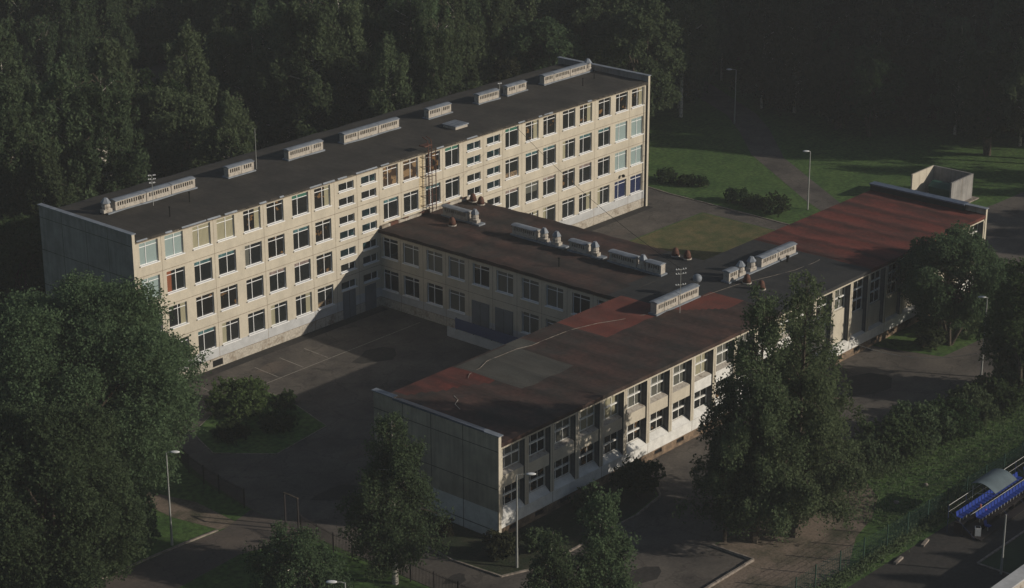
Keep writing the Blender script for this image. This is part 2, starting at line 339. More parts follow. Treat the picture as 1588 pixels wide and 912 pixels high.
for xx in (4.5, 7.7, 10.8, 13.9, 17.0): line2((xx, -2.6), (xx-.15, -5.9), z=.0085)
line2((1.5,-2.6),(1.4,-6.1)); 
tag(b.build('court_marking'), kind='structure')

# ------------------------------------------------------------------ facade builder
def facade(b, o, u, n, W, zs, rects, joints_u, joints_z, zone, depth=.2, jw=.045, reveal=None, jm='joint'):
    """wall plane through o with direction u, outward normal n; rects are openings (u0,u1,z0,z1)"""
    o = Vector(o); u = Vector(u); n = Vector(n); Z = Vector((0, 0, 1))
    us = {0.0, W}; zz = set(zs)
    for a in rects: us |= {a[0], a[1]}; zz |= {a[2], a[3]}
    for j in joints_u: us |= {max(0, j-jw/2), min(W, j+jw/2)}
    for j in joints_z: zz |= {j-jw/2, j+jw/2}
    us = sorted(us); zz = sorted(zz)
    us = [x for i, x in enumerate(us) if i == 0 or x-us[i-1] > 1e-4]
    zz = [x for i, x in enumerate(zz) if i == 0 or x-zz[i-1] > 1e-4]
    P = lambda uu, z, d=0.0: o + u*uu + Z*z + n*d
    for i in range(len(us)-1):
        uc = (us[i]+us[i+1])/2
        ju = any(abs(uc-j) < jw/2 for j in joints_u)
        for k in range(len(zz)-1):
            zc = (zz[k]+zz[k+1])/2
            if any(a[0] < uc < a[1] and a[2] < zc < a[3] for a in rects): continue
            jz = any(abs(zc-j) < jw/2 for j in joints_z)
            m = jm if (ju or jz) else zone(uc, zc)
            b.quad(P(us[i], zz[k]), P(us[i+1], zz[k]), P(us[i+1], zz[k+1]), P(us[i], zz[k+1]), m)
    for (a0, a1, z0, z1) in rects:
        rm = reveal or zone((a0+a1)/2, z1+.01)
        b.quad(P(a0,z0), P(a0,z0,-depth), P(a0,z1,-depth), P(a0,z1), rm)
        b.quad(P(a1,z0,-depth), P(a1,z0), P(a1,z1), P(a1,z1,-depth), rm)
        b.quad(P(a0,z1,-depth), P(a1,z1,-depth), P(a1,z1), P(a0,z1), rm)
        b.quad(P(a0,z0), P(a1,z0), P(a1,z0,-depth), P(a0,z0,-depth), rm)

# windows: local frame x along the wall, z up, y = depth into the wall
def win_proto(name, W, H, muls, trans, fw=.07, fm='white', sill=True, bar=.055, glass='glass', tr_bar=None, dep=.06):
    f = MB()
    def bx(x0, x1, z0, z1, y0=-dep/2, y1=dep/2): f.box(x0, x1, y0, y1, z0, z1, fm)
    bx(0, fw, 0, H); bx(W-fw, W, 0, H); bx(fw, W-fw, 0, fw); bx(fw, W-fw, H-fw, H)
    tb = tr_bar or bar
    for t in trans: bx(fw, W-fw, t-tb/2, t+tb/2, -dep/2-(.0 if not tr_bar else .10), dep/2+.002)
    for m_ in muls: bx(m_-bar/2, m_+bar/2, fw, H-fw, -dep/2-.004, dep/2+.004)
    o = f.build(name)
    p = MB(); p.box(fw*.5, W-fw*.5, .012, .022, fw*.5, H-fw*.5, glass); pane = p.build('pane', o)
    if sill:
        s_ = MB(); s_.box(-.05, W+.05, -.30, -dep/2-.003, -.05, .03, 'white'); s_.build('sill', o)
    return o
def split_pane(src, name, base, cloth, mode):
    xs = [v.co.x for v in src.vertices]; zs = [v.co.z for v in src.vertices]; x0, x1, z0, z1 = min(xs), max(xs), min(zs), max(zs)
    b = MB(); y0, y1 = .012, .022; zt = 1.66 if z1 > 1.8 else z1
    def bx(a, c, d, e, m): 
        if c-a > .02 and e-d > .02: b.box(a, c, y0, y1, d, e, m)
    if mode == 'T': bx(x0, x1, z0, zt-.001, base); bx(x0, x1, zt, z1, cloth)
    elif mode == 'L': f = x0+.30*(x1-x0); bx(x0, f, z0, z1, cloth); bx(f+.001, x1, z0, z1, base)
    elif mode == 'R': f = x0+.70*(x1-x0); bx(x0, f, z0, z1, base); bx(f+.001, x1, z0, z1, cloth)
    elif mode == 'H': f = z0+.45*(z1-z0); bx(x0, x1, z0, f, base); bx(x0, x1, f+.001, z1, cloth)
    elif mode == 'B': f = z0+.28*(z1-z0); bx(x0, x1, z0, f, cloth); bx(x0, x1, f+.001, z1, base)
    o = b.build(name); me = o.data; bpy.data.objects.remove(o); me.name = name; return me
used = set()
def place_win(proto, parent, loc, rz, glass=None):
    if proto.name not in used: used.add(proto.name); c = proto
    else: c = copy_tree(proto)
    c.parent = parent; c.location = loc; c.rotation_euler = (0, 0, rz)
    if glass:
        for ch in c.children:
            if ch.name.startswith('pane'):
                key = ch.data.name.split('.')[0] + '_' + glass
                me = bpy.data.meshes.get('pm_' + str(id(proto)) + glass)
                if me is None and '|' in glass: me = split_pane(ch.data, 'pm_' + str(id(proto)) + glass, *glass.split('|'))
                if me is None:
                    me = ch.data.copy(); me.name = 'pm_' + str(id(proto)) + glass; me.materials.clear(); me.materials.append(M[glass])
                ch.data = me
    return c

# ------------------------------------------------------------------ block A, four storeys
H = 14.28
A = thing('school_building', 'long four storey cream panel school block with flat dark roof', 'building')
JZ = [.95, 4.25, 7.55, 10.85]
SK = {8, 9, 14, 15}
rects = []; wins = []
for c in range(24):
    for s_i, j in enumerate(JZ):
        if c in SK:
            off = .58
            hs = [(j+.50, j+1.33), (j+1.98, j+2.80)]
            if s_i == 0: hs = [(j+1.98, j+2.80)]
            for z0, z1 in hs:
                if 10 <= c < 14: continue
                rects.append((c*3+off, c*3+off+2.02, z0, z1)); wins.append(('s', c*3+off, z0, c, s_i))
        else:
            if 10 <= c < 14 and s_i < 2: continue
            off = .59 if c % 2 == 0 or c in (0,) else .42
            if c == 0: off = .59
            elif c < 8: off = .42 if c % 2 == 1 else .58
            elif c in (10, 12): off = .55
            elif c in (11, 13): off = .36
            else: off = .60 if c % 2 == 1 else .42
            if c == 22: off = .58
            if c == 23: off = .38
            rects.append((c*3+off, c*3+off+2.08, j+1.0, j+3.06)); wins.append(('w', c*3+off, j+1.0, c, s_i))
def zoneA(u, z):
    if z < .95: return 'plinth'
    if z < 1.93: return 'greyband'
    return 'cream'
front = MB()
JU = [3, 9, 15, 21, 24, 27, 30, 33, 36.7, 39, 42, 45, 48, 51, 57, 63, 69]
facade(front, (0, 0, 0), (1, 0, 0), (0, -1, 0), 72.0, [0, .95, 1.93, 13.98, H], rects, JU, JZ+[13.98], zoneA)
# ladder strip of pale tile
front.box(35.55, 36.28, -.012, -.002, 8.6, 13.9, 'brick')
for k in range(22): front.box(35.55, 36.28, -.016, -.013, 8.7+k*.235, 8.72+k*.235, 'joint')
front.build('front_wall', A)
bk = MB()
rb = [(c*3+.5, c*3+2.6, j+1.0, j+3.05) for c in range(24) for j in JZ]
facade(bk, (72, 12.5, 0), (-1, 0, 0), (0, 1, 0), 72.0, [0, .95, 1.93, H], rb, JU, JZ, zoneA)
for r_ in rb: bk.box(72-r_[1], 72-r_[0], 12.28, 12.3, r_[2], r_[3], 'glass')
bk.build('back_wall', A)
for x0, x1 in ((-.3, 0), (72.0, 72.32)):
    e = MB()
    e.box(x0+.002, x1-.002, -.22, 12.72, 0, 15.0, 'grey_end')
    if x0 < 0:
        facade(e, (x0, 12.72, 0), (0, -1, 0), (-1, 0, 0), 12.94, [0, .95, 15.0], [], [3.2, 6.6, 9.6], [.95, 4.25, 7.55, 10.85, 13.9], lambda u, z: 'grey_end', jw=.07, jm='dark_joint')
    e.box(x0-.0, x1+.0, -.224, -.221, 0, 15.0, 'cream')
    e.build('end_wall', A)
    cp = MB(); cp.box(x0-.10, x1+.10, -.30, 12.8, 15.003, 15.08, 'metal'); cp.build('coping', A)
# roof membrane with a soft rolled edge
rf = MB(); nx, ny = 144, 26
def rz_A(x, y):
    e_ = min(y+.18, 12.68-y)
    z = 14.40 - .12*math.exp(-max(e_, 0)*2.2) + .035*math.sin(x*1.05+1.3*math.sin(y*.6)) * math.sin(y*.5+x*.13)
    return z
rows = []
ys = [-.18, -.1, .1, .4, .8] + [1.5+k*.5 for k in range(20)] + [11.7, 12.1, 12.4, 12.6, 12.68]
for x in np.linspace(0.0, 72.0, nx+1): rows.append([(float(x), y, rz_A(float(x), y)) for y in ys])
for i in range(nx):
    for k in range(len(ys)-1):
        rf.quad(rows[i][k], rows[i+1][k], rows[i+1][k+1], rows[i][k+1], 'roof')
    rf.quad((rows[i][0][0], -.18, 14.2), (rows[i+1][0][0], -.18, 14.2), rows[i+1][0], rows[i][0], 'roof')
    rf.quad(rows[i][-1], rows[i+1][-1], (rows[i+1][0][0], 12.68, 14.1), (rows[i][0][0], 12.68, 14.1), 'roof')
rf.build('roof', A, smooth=True)
random.seed(5)
dr = MB(); x = .2
while x < 71.5:
    L = random.uniform(.5, 1.6)
    if random.random() < .75:
        dz = random.uniform(-.02, .02)
        dr.quad((x, -.26, 14.20+dz), (x+L, -.26, 14.20+dz+random.uniform(-.03,.03)), (x+L, -.16, 14.33), (x, -.16, 14.33), random.choice(['metal', 'roof']))
    x += L + random.uniform(0, .5)
dr.box(.05, 71.95, -.25, -.20, 14.13, 14.19, 'roof')
dr.build('drip_edge', A)
dp = MB()
dp.tube((71.75, -.32, .2), (71.75, -.32, 14.0), .06, .06, 'black', 8)
for z in (3, 6, 9, 12): dp.box(71.66, 71.84, -.32, -.18, z, z+.05, 'rust')
dp.build('drainpipe', A)

def choose_glass(c, s_i, rnd):
    if (s_i, c) in {(3,0),(3,1),(2,0),(2,22),(2,23),(1,22),(1,23)}: return 'blind'
    if (s_i, c) in {(3,2),(3,3)}: return 'beige'
    if (s_i, c) == (2, 1): return 'glass|redcurt|L'
    if (s_i, c) in {(0,22),(0,23)}: return 'bluecurt'
    if (s_i, c) in {(3,10),(3,11)}: return 'glass_orange'
    V = ['glass|skytint|T', 'glass|beige|L', 'glass|beige|R', 'glass|greycurt|H', 'glass_room', 'glass|oldcloth|B', 'glass|greycurt|L', 'glass|skytint|T', 'glass_room', 'glass|skytint|T']
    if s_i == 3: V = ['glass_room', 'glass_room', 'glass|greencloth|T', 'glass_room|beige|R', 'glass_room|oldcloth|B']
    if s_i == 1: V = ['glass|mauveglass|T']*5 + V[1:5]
    if s_i == 2: V = ['glass|skytint|T']*3 + V
    if rnd > .88: return 'glass'
    return V[int(rnd/.881*len(V))]
wA = win_proto('window', 2.08, 2.06, [2.08*.37], [1.66], glass='glass')
wB = win_proto('window', 2.08, 2.06, [2.08*.53], [1.66], glass='glass')
ws = win_proto('stair_window', 2.02, .82, [2.02*.60], [], glass='glass_teal')
rnd = random.Random(11)
for kind, x, z, c, s_i in wins:
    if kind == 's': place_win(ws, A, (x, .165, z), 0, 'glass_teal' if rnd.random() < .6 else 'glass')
    else:
        p = wB if (c % 2 == 1) else wA
        place_win(p, A, (x, .165, z), 0, choose_glass(c, s_i, rnd.random()))
dm = MB(); dm.box(24.7, 26.4, -.05, -.003, 0, 2.75, 'door'); dm.box(25.53, 25.57, -.055, -.051, .05, 2.7, 'black'); dm.build('door', A)
dm = MB(); dm.box(27.7, 29.2, -.05, -.003, 0, 2.6, 'door'); dm.build('door', A)
sp = MB(); sp.box(67.6, 67.66, -.35, -.003, 4.55, 4.6, 'black'); sp.lathe((67.63, -.38, 4.45), [(.12, 0), (.2, .1), (.2, .22), (.1, .32)], 'black', 10); sp.build('floodlight', A)
v = MB(); v.box(8.1, 9.3, -.02, .0, .15, .75, 'black'); v.build('basement_vent', A)

# ------------------------------------------------------------------ roofs with patches for B and C
def patch_roof(x0, x1, y0, y1, pick, zf, step=.5):
    b = MB(); xs = np.arange(x0, x1-1e-6, step).tolist()+[x1]; ys = np.arange(y0, y1-1e-6, step).tolist()+[y1]
    for i in range(len(xs)-1):
        for k in range(len(ys)-1):
            q = [(xs[i], ys[k]), (xs[i+1], ys[k]), (xs[i+1], ys[k+1]), (xs[i], ys[k+1])]
            b.quad(*[(a, c, zf(a, c)) for a, c in q], pick((xs[i]+xs[i+1])/2, (ys[k]+ys[k+1])/2))
    for i in range(len(xs)-1):
        for yy in (y0, y1):
            a, c = xs[i], xs[i+1]
            b.quad((a, yy, 7.6), (c, yy, 7.6), (c, yy, zf(c, yy)), (a, yy, zf(a, yy)), pick((a+c)/2, yy-.1 if yy == y1 else yy+.1))
    for k in range(len(ys)-1):
        for xx in (x0, x1):
            a, c = ys[k], ys[k+1]
            b.quad((xx, a, 7.6), (xx, c, 7.6), (xx, c, zf(xx, c)), (xx, a, zf(xx, a)), pick(xx-.1 if xx == x1 else xx+.1, (a+c)/2))
    me = b
    return b
# connecting wing B
B = thing('connecting_wing', 'two storey linking wing with brown felt roof between both long blocks', 'building')
bw = MB(); brects = []; bwin = []
cent = [1.35, 4.1, 7.2, 10.05, 13.15, 16.1, 19.2, 22.1, 25.2, 28.1]
for i, c in enumerate(cent):
    brects.append((c-1.03, c+1.03, 5.1, 7.16)); bwin.append((c-1.03, 5.1, i))
    if i not in (4, 5): brects.append((c-1.03, c+1.03, 1.8, 3.86)); bwin.append((c-1.03, 1.8, i))
facade(bw, (29.95, 0, 0), (0, -1, 0), (-1, 0, 0), 29.4, [0, .9, 1.75, 7.6], brects, [2.72, 5.7, 8.65, 11.6, 14.6, 17.6, 20.6, 23.6, 26.6], [.9, 4.2, 7.45],
       lambda u, z: 'plinth' if z < .5 else ('greyband' if z < 1.75 else 'cream'))
bw.build('left_wall', B)
b2 = MB(); facade(b2, (42.55, -29.4, 0), (0, 1, 0), (1, 0, 0), 29.4, [0, .9, 7.6], [(29.4-c-1.03, 29.4-c+1.03, z, z+2.06) for c in cent for z in (1.8, 5.1)], [5.7, 11.6, 17.6, 23.6], [.9, 4.2],
       lambda u, z: 'greyband' if z < .9 else 'cream')
for c in cent:
    for z in (1.8, 5.1): b2.box(42.33, 42.35, -c-1.03, -c+1.03, z, z+2.06, 'glass')
b2.build('right_wall', B)
wC = win_proto('window', 2.06, 2.06, [2.06*.42], [1.66], glass='greycurt')
wD = win_proto('window', 2.06, 2.06, [2.06*.60], [1.66], glass='greycurt')
for u0, z, i in bwin:
    place_win(wC if i % 2 == 0 else wD, B, (29.95+.165, -u0, z), -math.pi/2, rnd.choice(['greycurt', 'greycurt', 'glass', 'beige' if i == 3 else 'glass']))
for u0 in (12.0, 14.95):
    d = MB(); d.box(29.88, 29.947, -u0-2.15, -u0, .2, 3.5, 'door'); d.box(29.872, 29.879, -u0-1.09, -u0-1.06, .25, 3.4, 'black'); d.build('door', B)
st = MB(); st.box(28.2, 29.8, -20.5, -10.6, .012, .62, 'concrete'); st.box(28.05, 28.2, -20.6, -10.5, .012, .95, 'greyband'); st.build('porch_platform', B)
bp_ = MB(); bp_.box(28.0, 28.06, -20.6, -11.6, 1.05, 2.1, 'bluepanel')
for k in range(5): bp_.box(28.06, 28.12, -20.5+k*2.2, -20.42+k*2.2, .95, 2.15, 'fence')
bp_.build('porch_screen', B)
bend = lambda x, y: 7.92 + .03*math.sin(y*2.1+.5*math.sin(x))*1.0 + .02*math.sin(x*1.3+y*.4)
rb_ = patch_roof(29.7, 42.85, -29.35, -.02, lambda x, y: ('roof_black' if y < -28.2+(x-30)*.03 or (y < -25.5 and x > 39+(y+28)*-.3) else 'roof_brown'), bend)
rb_.build('roof', B, smooth=True)
fl = MB()
xx = 30.0
while xx < 42.5:
    L = random.uniform(.7, 1.4); fl.box(xx, min(xx+L, 42.6), -.30, -.004, 7.96, 8.25+random.uniform(-.05, .05), 'rust' if random.random() < .4 else 'plinth'); xx += L+.02
for x in (32.9, 35.3, 38.9, 41.4): fl.box(x, x+.7, -.42, -.31, 8.25, 8.36, 'rust')
fl.build('wall_flashing', B)
# drain cap edges
# gym / canteen block C, two storeys
C = thing('school_annex', 'long two storey front block with red and black patched felt roof', 'building')
X0, DX = -.34, 3.0116
YF = -42.3
cw = MB()
XE = X0+24*DX
GY = 13
# rear wall plane of the bays
crects = []; cwin = []
for k in range(24):
    a = X0+k*DX+.24; c = X0+(k+1)*DX-.24
    if k < GY: crects += [(a-X0, c-X0, 2.25, 4.15), (a-X0, c-X0, 5.33, 7.38)]; cwin += [(k, a, 2.25, 'l'), (k, a, 5.33, 'u')]
    elif k == 15: crects += [(a-X0, c-X0, 5.1, 7.38)]; cwin += [(k, a, 5.1, 'x')]
    else: crects += [(a-X0, c-X0, 4.05, 7.38)]; cwin += [(k, a, 4.05, 'g')]
WH = {8, 9, 10, 11, 12}
def zoneC(u, z):
    k = int(u/DX)
    if z < 2.25: return 'cwhite'
    return 'cwhite' if (k in WH and z < 5.4) else 'cream'
facade(cw, (X0, YF+.55, 0), (1, 0, 0), (0, -1, 0), XE-X0, [0, .85, 1.8, 4.15, 5.33, 7.87], crects, [], [], zoneC, depth=.15)
for k in range(24):
    a = X0+k*DX+.24; c = X0+(k+1)*DX-.24; m_ = 'cwhite' if k in WH else 'cream'
    if k < GY:
        a2, c2, y2 = a+.03, c-.10, YF+.06
        cw.box(a2, c2, y2, YF+.53, 4.18, 5.16, m_)
        cw.quad((a2, y2, 5.162), (c2, y2, 5.162), (c2, YF+.53, 5.33), (a2, YF+.53, 5.33), 'concrete')
        cw.quad((a2, y2, 5.16), (a2, YF+.53, 5.33), (a2, YF+.53, 5.16), (a2, y2, 5.16), m_)
        cw.quad((c2, y2, 5.16), (c2, YF+.53, 5.16), (c2, YF+.53, 5.33), (c2, y2, 5.16), m_)
    else:
        z1 = 5.1 if k == 15 else 4.05
        cw.box(a, c, YF+.42, YF+.53, 1.82, z1-.04, m_)
    # sloping whitewashed sill
    z1 = 2.25 if k < GY else 1.95
    cw.quad((a, YF+.0, 1.82), (c, YF+.0, 1.82), (c, YF+.53, z1), (a, YF+.53, z1), 'cwhite')
    cw.quad((a, YF, 1.82), (a, YF+.53, z1), (a, YF+.53, 1.82), (a, YF, 1.82), 'cwhite')
    cw.quad((c, YF, 1.82), (c, YF+.53, 1.82), (c, YF+.53, z1), (c, YF, 1.82), 'cwhite')
facade(cw, (X0, YF-.02, 0), (1, 0, 0), (0, -1, 0), XE-X0, [.88, 1.815], [], [k*DX*2 for k in range(1, 12)], [], lambda u, z: 'cwhite')
cw.quad((X0, YF-.02, 1.815), (XE, YF-.02, 1.815), (XE, YF+.3, 1.815), (X0, YF+.3, 1.815), 'cwhite')
cw.quad((X0, YF+.12, .88), (XE, YF+.12, .88), (XE, YF-.02, .88), (X0, YF-.02, .88), 'cwhite')
facade(cw, (X0, YF+.12, 0), (1, 0, 0), (0, -1, 0), XE-X0, [0, .88], [(k*DX+1.1, k*DX+2.1, .3, .68) for k in range(24)], [], [], lambda u, z: 'cplinth', depth=.12)
for k in range(24): cw.box(X0+k*DX+1.08, X0+k*DX+2.12, YF+.235, YF+.25, .28, .7, 'black')
# fascia
facade(cw, (X0, YF+.05, 0), (1, 0, 0), (0, -1, 0), XE-X0, [7.38, 7.86], [], [k*DX for k in range(1, 24)], [7.72], lambda u, z: 'cream', jw=.04)
cw.quad((X0, YF+.05, 7.38), (X0, YF+.55, 7.38), (XE, YF+.55, 7.38), (XE, YF+.05, 7.38), 'cream')
cw.build('front_wall', C)
for k in range(25):
    p = MB(); xc = X0+k*DX
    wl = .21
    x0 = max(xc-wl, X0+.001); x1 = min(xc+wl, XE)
    p.box(x0, x1, YF+.06, YF+.549, 1.82, 7.379, 'reveal_shade')
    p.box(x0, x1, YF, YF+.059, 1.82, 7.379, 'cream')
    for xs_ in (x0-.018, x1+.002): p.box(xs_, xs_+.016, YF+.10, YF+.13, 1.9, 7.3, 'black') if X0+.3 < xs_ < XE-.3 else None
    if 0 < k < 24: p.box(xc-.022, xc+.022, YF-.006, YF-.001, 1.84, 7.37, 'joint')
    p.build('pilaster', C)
Wc = DX-.48
def win_c(name, H_, ts, glass): return win_proto(name, Wc, H_, [Wc*.33, Wc*.66], ts, fw=.06, fm='oldwhite', sill=False, bar=.06, glass=glass, tr_bar=.12)
wu = win_c('window', 2.05, [1.05], 'greycurt'); wl_ = win_c('window', 1.90, [.92], 'glass_room'); wg = win_c('window', 3.33, [1.15, 2.2], 'glass_room'); wx = win_c('window', 2.28, [1.15], 'greycurt')
for k, a, z, t in cwin:
    place_win({'u': wu, 'l': wl_, 'g': wg, 'x': wx}[t], C, (a, YF+.64, z), 0, {'u': rnd.choice(['greycurt', 'beige', 'greycurt', 'glass']), 'l': rnd.choice(['glass_room', 'glass']), 'g': 'glass_room', 'x': 'greycurt'}[t])
cb = MB(); facade(cb, (XE, -29.5, 0), (-1, 0, 0), (0, 1, 0), XE-X0, [0, .9, 7.6], [(XE-(X0+k*DX+2.5), XE-(X0+k*DX+.5), z, z+2) for k in list(range(0, 9))+list(range(15, 24)) for z in (1.8, 5.1)],
      [k*DX*2 for k in range(1, 12)], [.9, 4.2], lambda u, z: 'greyband' if z < .9 else 'cream')
for k in list(range(0, 9))+list(range(15, 24)):
    for z in (1.8, 5.1): cb.box(X0+k*DX+.5, X0+k*DX+2.5, -29.72, -29.7, z, z+2, 'glass')
cb.build('back_wall', C)
for side in (0, 1):
    x0, x1 = ((X0-.3, X0-.002) if side == 0 else (XE+.002, XE+.3))
    e = MB(); e.box(x0+.002, x1, YF-.05, -29.35, 0, 8.55, 'brown_end')
    zE = lambda u, z: 'cwhite' if z < 2.35 else 'brown_end'
    if side == 0:
        facade(e, (x0, -29.35, 0), (0, -1, 0), (-1, 0, 0), 12.9, [0, 2.35, 8.55], [], [3.1, 6.1, 9.4], [.7, 4.2, 7.3], zE, jw=.07, jm='dark_joint')
    e.box(x0, x1, YF-.06, YF-.052, 0, 8.55, 'cream')
    e.build('end_wall', C)
    cp = MB()
    if side == 0:
        cp.box(x0-.08, x1+.15, YF-.15, YF+1.6, 8.553, 8.63, 'metal')
        cp.quad((x0-.10, YF+1.3, 8.70), (x0-.10, -31.5, 8.74), (x1+.75, -31.5, 8.30), (x1+.75, YF+1.3, 8.28), 'darkmetal')
        cp.quad((x0-.10, YF+1.3, 8.55), (x0-.10, -31.5, 8.55), (x0-.10, -31.5, 8.74), (x0-.10, YF+1.3, 8.70), 'darkmetal')
        cp.quad((x0-.1, YF+1.3, 8.55), (x0-.1, YF+1.3, 8.70), (x1+.75, YF+1.3, 8.28), (x1+.3, YF+1.3, 8.1), 'darkmetal')
        cp.box(x0-.10, x1+.18, -31.5, -29.2, 8.70, 8.78, 'metal')
        cp.box(x0+.02, x1-.02, -31.5, -29.3, 8.553, 8.70, 'brown_end')
    else:
        cp.box(x0-.15, x1+.12, YF-.15, YF+2.2, 8.553, 8.63, 'metal')
        cp.box(x0-.45, x1+.25, YF+2.2, -29.2, 8.553, 8.68, 'darkmetal')
        cp.box(x0-.4, x0-.01, YF+2.2, -29.3, 8.0, 8.55, 'roof_black')
    cp.build('coping', C)
def pickC(x, y):
    if x > 51.0: return 'roof_red'
    if x > 36.5 or (x > 30.6 and y > -34.6): return 'roof_black'
    if x > 31.0 and y > -38.3 and x > 30+(-34.6-y)*1.0: return 'roof_red1'
    if 21.7 < x < 31 and y > -34.9: return 'roof_red1'
    if 8.5 < x < 15 and y > -36.7 and y < -29.6: return 'roof_grey'
    if 1.5 < x < 8.5 and y > -32.5 - (x-5)*.5: return 'roof_red'
    if 15 < x < 22 and y > -31.0: return 'roof_grey' if x < 17.0 else 'roof_brown'
    return 'roof_brown'
def zC(x, y):
    wv = .10*(.5+.5*math.cos((x-X0)/DX*2*math.pi))**1.5
    edge = min(1, (y-YF)/1.0) if y < -36 else min(1, (-29.3-y)/1.0)
    e_ = max(0, edge)
    return 7.93 + wv*e_*(1.0 if (x < 31 or x > 51) else .25) + .02*math.sin(x*2.1+y*1.3)*e_
rc = patch_roof(X0, XE, YF-.08, -29.3, pickC, zC, step=.4); rc.build('roof', C, smooth=True)

# banner lettering in bay 1
bn = MB(); a = X0+DX+.30; bn.box(a, a+2.3, YF+.19, YF+.216, 4.22, 5.12, 'banner'); bn = bn.build('banner'); tag(bn, 'pale banner with rows of blue lettering between two pilasters', 'banner')
ln = MB(); rr = random.Random(4)
for row, (z, h, xs, xe) in enumerate([(4.80, .17, .35, 1.7), (4.45, .24, .12, 1.45)]):
    x = a+xs
    while x < a+xe:
        lw = h*.55
        s_ = rr.choice([0, 1, 2, 3])
        ln.box(x, x+.045, YF+.175, YF+.187, z, z+h, 'ink')
        if s_ in (0, 1): ln.box(x+lw-.045, x+lw, YF+.175, YF+.187, z, z+h, 'ink')
        if s_ in (0, 2): ln.box(x+.045, x+lw-.045, YF+.175, YF+.187, z+h-.04, z+h, 'ink')
        if s_ in (1, 2, 3): ln.box(x+.045, x+lw-.045, YF+.175, YF+.187, z+h*.45, z+h*.45+.04, 'ink')
        x += lw+.06
ln.box(a+1.75, a+1.83, YF+.175, YF+.187, 4.5, 4.95, 'ink'); ln.box(a+1.83, a+2.0, YF+.175, YF+.187, 4.75, 4.83, 'ink'); ln.box(a+2.0, a+2.08, YF+.175, YF+.187, 4.6, 4.95, 'ink')
ln.build('lettering', bn)

# ------------------------------------------------------------------ roof vents
def slot_box(name, secs, D=.9, Hh=1.0, curb_to=None):
    """sections (x0,x1) along local x, front face at y=0 facing -y"""
    out = []
    for (x0, x1) in secs:
        b = MB(); n_ = max(2, int((x1-x0-.3)/.26)); off = ((x1-x0)-(n_-1)*.26)/2
        for side in (0, 1):
            rects = [(off+i*.26-.08, off+i*.26+.08, .48, .84) for i in range(n_)]
            if side == 0: facade(b, (x0, 0, 0), (1, 0, 0), (0, -1, 0), x1-x0, [.02, Hh], rects, [], [], lambda u, z: 'concrete', depth=.14)
            else: facade(b, (x1, D, 0), (-1, 0, 0), (0, 1, 0), x1-x0, [.02, Hh], rects, [], [], lambda u, z: 'concrete', depth=.14)
        b.box(x0+.03, x1-.03, .141, D-.141, .05, Hh-.02, 'black')
        for xx in (x0, x1): b.quad((xx, 0, .02), (xx, D, .02), (xx, D, Hh), (xx, 0, Hh), 'concrete')
        out.append(b)
    return out
def vent_row(label, loc, rz, secs, mush=(), D=.64, Hh=1.0, base=None, sc=1.0):
    t = thing('roof_vent', label, 'roof vent', loc, rz, 'vent boxes on the school roofs')
    for b in slot_box('b', secs, D, Hh): b.build('vent_body', t)
    for (x0, x1) in secs:
        c = MB(); 
        prof = [(-.14, Hh-.03), (-.14, Hh+.03), (.12, Hh+.10), (D/2, Hh+.13), (D-.12, Hh+.10), (D+.14, Hh+.03), (D+.14, Hh-.03)]
        for (ya, za), (yb, zb) in zip(prof[:-1], prof[1:]): c.quad((x0-.06, ya, za), (x1+.06-.08, ya, za), (x1+.06-.08, yb, zb), (x0-.06, yb, zb), 'metal')
        for xx in (x0-.06, x1-.02): c.poly([(xx, y, z) for y, z in prof], 'metal')
        c.build('vent_cap', t)
    lo = min([s_[0] for s_ in secs]+[m_-.5 for m_ in mush]); hi = max([s_[1] for s_ in secs]+[m_+.55 for m_ in mush])
    if base: lo, hi = base
    k = MB(); k.box(lo-.15, hi+.15, -.14, D+.14, -.05, .12, 'metal'); k.build('curb', t)
    for m_ in mush:
        s_ = MB(); s_.box(m_-.48, m_+.48, .05, D-.05, .12, .42, 'concrete')
        s_.lathe((m_, D/2, .42), [(.40, 0), (.36, .12), (.40, .22), (.36, .46), (.26, .50), (.22, .62)], 'concrete', 10); s_.build('chimney_neck', t)
        c = MB(); c.lathe((m_, D/2, .98), [(.46, 0), (.46, .04), (.20, .42), (.16, .46)], 'metal', 6, .3); c.build('chimney_hood', t)
    return t
vent_row('longest slotted vent box at left end of the top roof with mushroom chimney', (0, 7.40, 14.40), 0, [(4.1, 7.6), (7.7, 10.5), (10.6, 13.4)], mush=(3.3,), base=(3.3, 13.4))
vent_row('short slotted vent box second from the left on the top roof', (0, 7.40, 14.40), 0, [(17.5, 19.1), (19.15, 20.7)])
vent_row('medium slotted vent box third from the left on the top roof', (0, 7.40, 14.40), 0, [(25.2, 28.2), (28.25, 29.8)])
vent_row('long slotted vent box right of a medium one mid top roof', (0, 7.40, 14.40), 0, [(32.7, 34.6), (34.7, 37.5), (37.6, 40.5)])
vent_row('short slotted vent box directly behind the flat roof hatch', (0, 7.40, 14.40), 0, [(44.9, 46.8), (46.85, 48.3)])
vent_row('short single vent box left one of the close pair on top roof', (0, 7.40, 14.40), 0, [(52.6, 55.8)])
vent_row('short vent box right one of the close pair on top roof', (0, 7.40, 14.40), 0, [(57.2, 58.7), (58.75, 60.3)])
vent_row('long vent box at right end of the top roof with mushroom chimney', (0, 7.40, 14.40), 0, [(63.3, 64.9), (65, 67.7), (67.8, 70.6)], mush=(71.2,), base=(63.3, 71.4))
R90 = -math.pi/2
